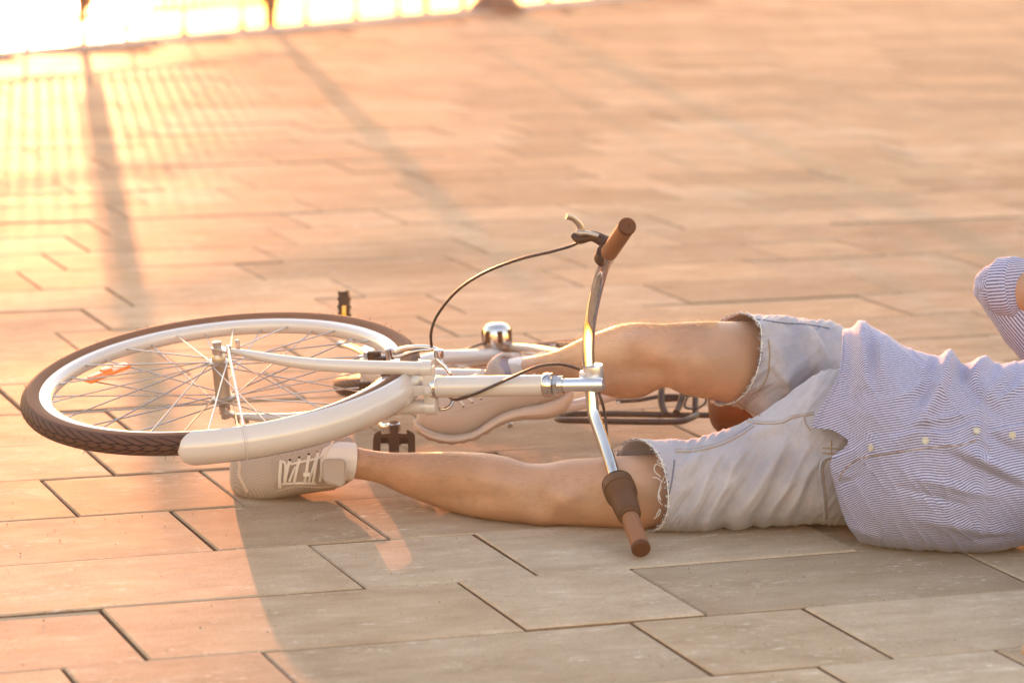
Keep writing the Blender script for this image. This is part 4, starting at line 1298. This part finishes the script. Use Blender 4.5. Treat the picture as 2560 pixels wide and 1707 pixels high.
# other sleeve and collar, out of the frame
sleeve([SHL - (ELL-SHL)*0.1, SHL.lerp(ELL, .4), SHL.lerp(ELL, .85)], [.066, .060, .056], 48)
sleeve([P(2770, 1110, 5.63), P(2805, 1112, 5.63), P(2825, 1115, 5.63)], [.085, .064, .068], 48)
shirt = build('shirt', bm, M['striped'], man, sharp=70)
sv_ = shirt.modifiers.new('s', 'SOLIDIFY'); sv_.thickness = 0.0012; sv_.offset = -1
hb_ = bvh_of(shirt)
for bx, by in ((2178, 1119), (2313, 1101), (2441, 1077), (2531, 1087)):
    l, n = hit(hb_, bx, by, 0.0)
    bm = B()
    lathe(bm, l, n, [(0.0056, -0.001), (0.0060, 0.0014), (0.0058, 0.0024), (0.0048, 0.0026), (0.0044, 0.0018), (0.0, 0.0017)], 24, cap=False)
    b_ = build('button', bm, M['button'], shirt)
    bm = B(); s_ = n.orthogonal().normalized()
    tube(bm, [l + n*0.0017 + s_*0.0016, l + n*0.0026, l + n*0.0017 - s_*0.0016], 0.0006, 6)
    build('thread', bm, M['thread_white'], b_)
def on_shirt(pts, r, m, name):
    q = drape(hb_, curve_pts(pts), 0.0003, 4)
    bm = B(); tube(bm, q, [r]*len(q), 6); return build(name, bm, m, shirt)
on_shirt([(2108, 840), (2107, 900), (2090, 962), (2066, 1010), (2034, 1076)], .0012, M['striped'], 'hem_seam')
on_shirt([(2098, 1198), (2112, 1172), (2150, 1146), (2190, 1138), (2313, 1120), (2400, 1112), (2440, 1100)], .0009, M['thread_tan'], 'placket_seam')

# ---- socks
for nm, rows in (('n', [(800, 1104, 1206, 5.735, .040), (835, 1104, 1203, 5.728, .040), (868, 1105, 1201, 5.725, .0365, 2, 6), (884, 1107, 1202, 5.722, .0360, 4, 8)]),
                 ('f', [(1225, 915, 985, 6.02, .038), (1275, 897, 965, 6.015, .037), (1315, 887, 960, 6.0, .0385, 20, 14), (1334, 879, 956, 5.985, .0400, 26, 16)])):
    bm = B(); slices(bm, rows, 30, 36, 2.05, lambda px, py, c, s: 0.0007*math.sin(math.atan2(s, c)*46), caps=(True, False))
    o = build('sock', bm, M['sock'], man)
    q = o.modifiers.new('s', 'SOLIDIFY'); q.thickness = 0.003; q.offset = -1

# ---- near shoe: toe to the left, laces towards the camera
bm = B()
ns = [(576, 1150, 1208, 5.775, .020), (580, 1137, 1222, 5.775, .032), (592, 1122, 1236, 5.772, .042), (615, 1110, 1246, 5.768, .046), (655, 1102, 1250, 5.760, .049), (700, 1097, 1244, 5.755, .052), (760, 1091, 1232, 5.752, .055), (810, 1086, 1226, 5.752, .055), (845, 1084, 1219, 5.758, .050), (870, 1088, 1207, 5.768, .042), (882, 1098, 1195, 5.775, .030)]
def nsd(px, py, c, s):
    d = seg_ridge(px, py, [(688, 1120, 690, 1225, 7, -.0018), (700, 1150, 790, 1128, 9, .002), (682, 1215, 700, 1150, 6, .0012)])
    return d
slices(bm, ns, 70, 60, 2.3, nsd)
shoe1 = build('shoe', bm, M['shoe_mesh'], man)
shoe1['label'] = 'light trainer seen from above with tied laces, toe under the front mudguard'
n1 = bvh_of(shoe1)
# sole edge wrapping the toe
bm = B()
q = drape(n1, curve_pts([(588, 1128), (596, 1150), (600, 1165), (598, 1185), (606, 1205), (618, 1228)]), 0.0005)
tube(bm, q, [.0030]*len(q), 10)
slices(bm, [(574, 1148, 1208, 5.788, .030), (582, 1130, 1227, 5.79, .042), (610, 1112, 1249, 5.785, .046), (655, 1106, 1253, 5.778, .050), (700, 1104, 1247, 5.775, .050), (760, 1100, 1235, 5.772, .050), (838, 1100, 1224, 5.775, .045)], 40, 40, 2.4)
build('sole', bm, M['shoe_sole'], shoe1)
# eyestay, tongue, laces
bm = B()
def patch(bvh, pts, lift, th):
    """rounded raised panel whose outline is draped on a surface"""
    q = drape(bvh, curve_pts(pts + [pts[0]], 4), lift, 5)
    c = sum(q, Vector())/len(q)
    vs_ = [bm.verts.new(p) for p in q]; cv = bm.verts.new(c - CF*0.004)
    for a, b in zip(vs_, vs_[1:] + vs_[:1]):
        if a is not b: bm.faces.new((a, b, cv))
def stitched(pts, r, m, par, bvh, nm='stitching', lift=.0003):
    q = drape(bvh, curve_pts(pts), lift, 5)
    b2 = B(); tube(b2, q, [r]*len(q), 6); build(nm, b2, m, par)
stitched([(690, 1225), (680, 1190), (676, 1160), (684, 1143), (705, 1138), (760, 1128), (830, 1112)], .0010, M['stitch'], shoe1, n1)
stitched([(720, 1140), (735, 1110), (760, 1095)], .0010, M['stitch'], shoe1, n1)
stitched([(692, 1228), (740, 1216), (800, 1218), (836, 1214)], .0012, M['stitch'], shoe1, n1)
for k, (x0, y0, x1, y1) in enumerate(((703, 1152, 700, 1216), (725, 1152, 712, 1208), (750, 1146, 735, 1206), (773, 1138, 762, 1204), (795, 1132, 782, 1206), (816, 1124, 800, 1200))):
    q = [hit(n1, x0 + (x1-x0)*t, y0 + (y1-y0)*t, .0032 + .003*math.sin(math.pi*t))[0] for t in np.linspace(0, 1, 7)]
    q = [p for p in q if p]
    bm = B(); tube(bm, q, [.0028]*len(q), 10, sub=3, flat=0.5, up=-CF); build('lace', bm, M['lace'], shoe1)
bm = B()
for pts in ([(728, 1160), (760, 1153), (800, 1143), (822, 1120), (836, 1100), (860, 1096)], [(740, 1165), (724, 1200)], [(790, 1150), (772, 1200)], [(700, 1152), (715, 1160), (712, 1200)]):
    q = drape(n1, curve_pts(pts), .0042, 8)
    tube(bm, q, [.0022]*len(q), 10, flat=0.6, up=-CF)
q = drape(n1, curve_pts([(705, 1208), (740, 1206), (790, 1206)]), .002, 8); tube(bm, q, [.0022]*len(q), 8)
build('lace', bm, M['lace'], shoe1)
bm = B()
tq = lambda a, b, d=0: P(a, b, 5.668 + d)
prof = [(808, 1150), (812, 1146), (856, 1146), (863, 1150), (866, 1158), (862, 1208), (858, 1216), (850, 1217), (812, 1206), (806, 1200), (804, 1160)]
prism(bm, [tq(a, b) for a, b in prof], CF*0.011)
bmesh.ops.recalc_face_normals(bm, faces=bm.faces)
bmesh.ops.bevel(bm, geom=list(bm.edges), offset=0.003, segments=3, affect='EDGES')
tong = build('tongue', bm, M['shoe_mesh'], shoe1)
bm = B(); box(bm, tq(767, 1186, .018), CR, CU, CF, .012, .008, .004, .001); build('lace_loop', bm, M['lace'], shoe1)
for (x, y) in ((725, 1149), (748, 1143), (772, 1135), (793, 1130)):
    l, n = hit(n1, x, y, .0002)
    if l:
        bm = B(); lathe(bm, l, n, [(.0022, -.001), (.0022, .0006), (.001, .0007)], 10); build('eyelet', bm, M['black_plastic'], shoe1)

# ---- far shoe: seen from the side, sole towards the camera
bm = B()
fs = [(1040, 1046, 1068, 5.955, .020), (1052, 1015, 1078, 5.958, .034), (1075, 985, 1088, 5.960, .042), (1105, 966, 1094, 5.965, .045), (1140, 952, 1096, 5.970, .047), (1180, 938, 1088, 5.978, .047), (1220, 922, 1064, 5.985, .046), (1260, 910, 1040, 5.992, .044), (1300, 905, 1028, 6.0, .042), (1350, 908, 1018, 6.01, .040), (1400, 922, 1004, 6.02, .036), (1424, 945, 994, 6.025, .026), (1430, 965, 985, 6.028, .014)]
slices(bm, fs, 70, 48, 2.25)
shoe2 = build('shoe', bm, M['shoe_trim'], man)
shoe2['label'] = 'light trainer seen from the side with its wavy sole showing, behind the head tube'
n2 = bvh_of(shoe2)
bm = B()
def sole_disp(px, py, c, s):
    return (-0.0022*(0.5 + 0.5*math.sin(px*0.21)) if s < -0.6 and px < 1250 else 0) + (0.0016 if abs(s) < 0.35 else 0)
slices(bm, [(1034, 1046, 1066, 5.960, .020), (1040, 1050, 1080, 5.962, .036), (1058, 1063, 1094, 5.963, .048), (1088, 1078, 1106, 5.967, .051), (1130, 1086, 1112, 5.972, .053), (1178, 1078, 1104, 5.98, .053), (1220, 1052, 1084, 5.987, .051), (1262, 1029, 1060, 5.994, .049), (1312, 1016, 1049, 6.002, .047), (1362, 1006, 1048, 6.01, .045), (1402, 990, 1036, 6.02, .041), (1426, 972, 1012, 6.027, .030), (1434, 968, 992, 6.03, .016)], 130, 40, 3.2, sole_disp)
build('sole', bm, M['shoe_sole'], shoe2)
stitched([(1052, 1072), (1075, 1083), (1105, 1090), (1140, 1091), (1180, 1083), (1220, 1058), (1260, 1035), (1300, 1023), (1350, 1013), (1400, 998)], .0011, M['stitch'], shoe2, bvh_of(bpy.data.objects['sole.001']) if 'sole.001' in bpy.data.objects else n2, 'sole_line', .0002)
stitched([(1140, 1028), (1180, 1015), (1235, 998)], .0010, M['stitch'], shoe2, n2)
stitched([(1250, 1035), (1310, 1018), (1360, 996)], .0010, M['stitch'], shoe2, n2)
for (x, y) in ((1158, 1016), (1180, 1006), (1202, 997)):
    l, n = hit(n2, x, y, .0002)
    if l:
        bm = B(); lathe(bm, l, n, [(.0020, -.001), (.0020, .0006), (.001, .0007)], 10); build('eyelet', bm, M['black_plastic'], shoe2)
for pts in ([(1140, 992), (1150, 1004), (1158, 1014)], [(1160, 985), (1172, 998), (1180, 1004)], [(1182, 976), (1194, 988), (1202, 995)], [(1190, 944), (1206, 930), (1222, 915)], [(1200, 946), (1214, 934), (1228, 922)]):
    q = drape(n2, pts, .0022, 4)
    if len(q) > 2:
        bm = B(); tube(bm, q, [.0030]*len(q), 8, flat=.5, up=-CF); build('lace', bm, M['lace'], shoe2)
# tongue curling up, collar
bm = B()
Lp = [(1211, 952, 5.955), (1215, 926, 5.955), (1227, 904, 5.957), (1245, 889, 5.960), (1262, 884, 5.966), (1278, 890, 5.975)]
Fp = [(1263, 948, 5.925), (1260, 932, 5.922), (1247, 919, 5.924), (1239, 906, 5.934), (1243, 895, 5.950), (1262, 889, 5.970)]
Bp = [(1276, 950, 5.960), (1276, 930, 5.965), (1272, 915, 5.970), (1270, 905, 5.975), (1272, 897, 5.978), (1277, 892, 5.980)]
rows_ = [smooth_path([P(*q) for q in pth], 5) for pth in (Lp, Fp, Bp)]
mid = [a.lerp(b, .5) - CF*0.010 for a, b in zip(rows_[0], rows_[1])]
vr = [[bm.verts.new(p) for p in r] for r in (rows_[0], mid, rows_[1], rows_[2])]
for r0, r1 in zip(vr, vr[1:]):
    for i in range(len(r0)-1): bm.faces.new((r0[i], r0[i+1], r1[i+1], r1[i]))
M['lining'] = mat('shoe_lining', (0.24, 0.20, 0.25), 0.85)
t2 = build('tongue', bm, [M['shoe_mesh'], M['lining']], shoe2)
nq = len(t2.data.polygons)
for ip, pl_ in enumerate(t2.data.polygons):
    if ip >= 2*nq//3: pl_.material_index = 1
q = t2.modifiers.new('s', 'SOLIDIFY'); q.thickness = 0.004
q = t2.modifiers.new('ss', 'SUBSURF'); q.levels = 1; q.render_levels = 1
bm = B()
tube(bm, [P(1268, 888, 6.03), P(1290, 898, 6.04), P(1330, 902, 6.05), P(1380, 910, 6.05), P(1420, 935, 6.04)], [.006, .006, .006, .006, .006], 10, sub=4)
build('collar', bm, M['shoe_mesh'], shoe2)

# ---- fine body hair on the bare legs
pb = bvh_of(man)
bm = B()
HW = 0.00016
def hairs(n, xr, yf, L, gold):
    k = 0
    while k < n:
        x = random.uniform(*xr); y = yf(x)
        k += 1
        l, nn = hit(pb, x, y, 0)
        if l is None: continue
        if gold and random.random() < .5: nn = (nn + CU*0.8 + CF*0.4).normalized()
        dr = (nn*random.uniform(.35, 1) + CR*random.uniform(-.9, -.1) + Vector(rng.normal(size=3))*.25).normalized()
        ln = L*random.uniform(.5, 1.1)
        p1 = l + dr*ln*.5; p2 = l + (dr + CR*random.uniform(-.4, .1) - CU*.15).normalized()*ln
        w = CR.cross(dr).normalized()*HW
        a = [bm.verts.new(l - w), bm.verts.new(l + w)]; b = [bm.verts.new(p1 - w*.8), bm.verts.new(p1 + w*.8)]; c = bm.verts.new(p2)
        bm.faces.new((a[0], a[1], b[1], b[0])); bm.faces.new((b[0], b[1], c))
ft = lambda x: float(herm([r[0] for r in far_leg], [r[1] for r in far_leg], x))
fb = lambda x: float(herm([r[0] for r in far_leg], [r[2] for r in far_leg], x))
nt_ = lambda x: float(herm([r[0] for r in near_leg], [r[1] for r in near_leg], x))
nb_ = lambda x: float(herm([r[0] for r in near_leg], [r[2] for r in near_leg], x))
hairs(2400, (1340, 1800), lambda x: ft(x) + abs(random.gauss(0, 1))*8 + 1.5, .019, True)
hairs(300, (1540, 1780), lambda x: fb(x) - abs(random.gauss(0, 1))*8 - 1.5, .014, False)
hairs(500, (900, 1300), lambda x: nt_(x) + abs(random.gauss(0, 1))*10 + 1.5, .010, True)
lh = build('leg_hair', bm, M['hair_blond'], man, smooth=False, recalc=False)
lh['kind'] = 'stuff'
bm = B()
HW = 0.00009
hairs(1200, (1340, 1800), lambda x: random.uniform(ft(x)+14, fb(x)-2), .011, False)
hairs(1500, (900, 1560), lambda x: random.uniform(nt_(x)+8, nb_(x)-2), .011, False)
lh = build('fine_hair', bm, M['hair_brown'], man, smooth=False, recalc=False)
lh['kind'] = 'stuff'

# ------------------------------------------------------------------ grit on the paving
bm = B()
for _ in range(420):
    p = G(random.uniform(-60, 2620), random.uniform(1010, 1720)); r = random.uniform(.0006, .0017)
    vs_ = [bm.verts.new(p + Vector((r*x*random.uniform(.6, 1.3), r*y*random.uniform(.6, 1.3), .001 + r*z*.7))) for x, y, z in ((1, 0, 0), (-1, 0, 0), (0, 1, 0), (0, -1, 0), (0, 0, 1), (0, 0, -1))]
    for t in ((0, 2, 4), (2, 1, 4), (1, 3, 4), (3, 0, 4), (2, 0, 5), (1, 2, 5), (3, 1, 5), (0, 3, 5)): bm.faces.new([vs_[q] for q in t])
gr = build('grit', bm, M['joint'], smooth=False)
tag(gr, 'fine grit scattered over the paving slabs', 'grit', None, 'stuff')

# ------------------------------------------------------------------ evening haze over the promenade
bm = B()
c0 = E0 + ED*40 - EN*130
box(bm, Vector((0, 130, 0.4)), Vector((1, 0, 0)), Vector((0, 1, 0)), Vector((0, 0, 1)), 900, 900, 4.4)
hz = bpy.data.materials.new('haze'); hz.use_nodes = True
hn = hz.node_tree; hn.nodes.remove(hn.nodes['Principled BSDF'])
pv = hn.nodes.new('ShaderNodeVolumePrincipled')
pv.inputs['Color'].default_value = (1.0, 0.90, 0.84, 1)
pv.inputs['Density'].default_value = 0.0010
pv.inputs['Anisotropy'].default_value = 0.7
hn.links.new(pv.outputs[0], hn.nodes['Material Output'].inputs['Volume'])
ho = build('haze', bm, hz, smooth=False)
tag(ho, 'warm evening haze over the promenade', None, None, 'stuff')
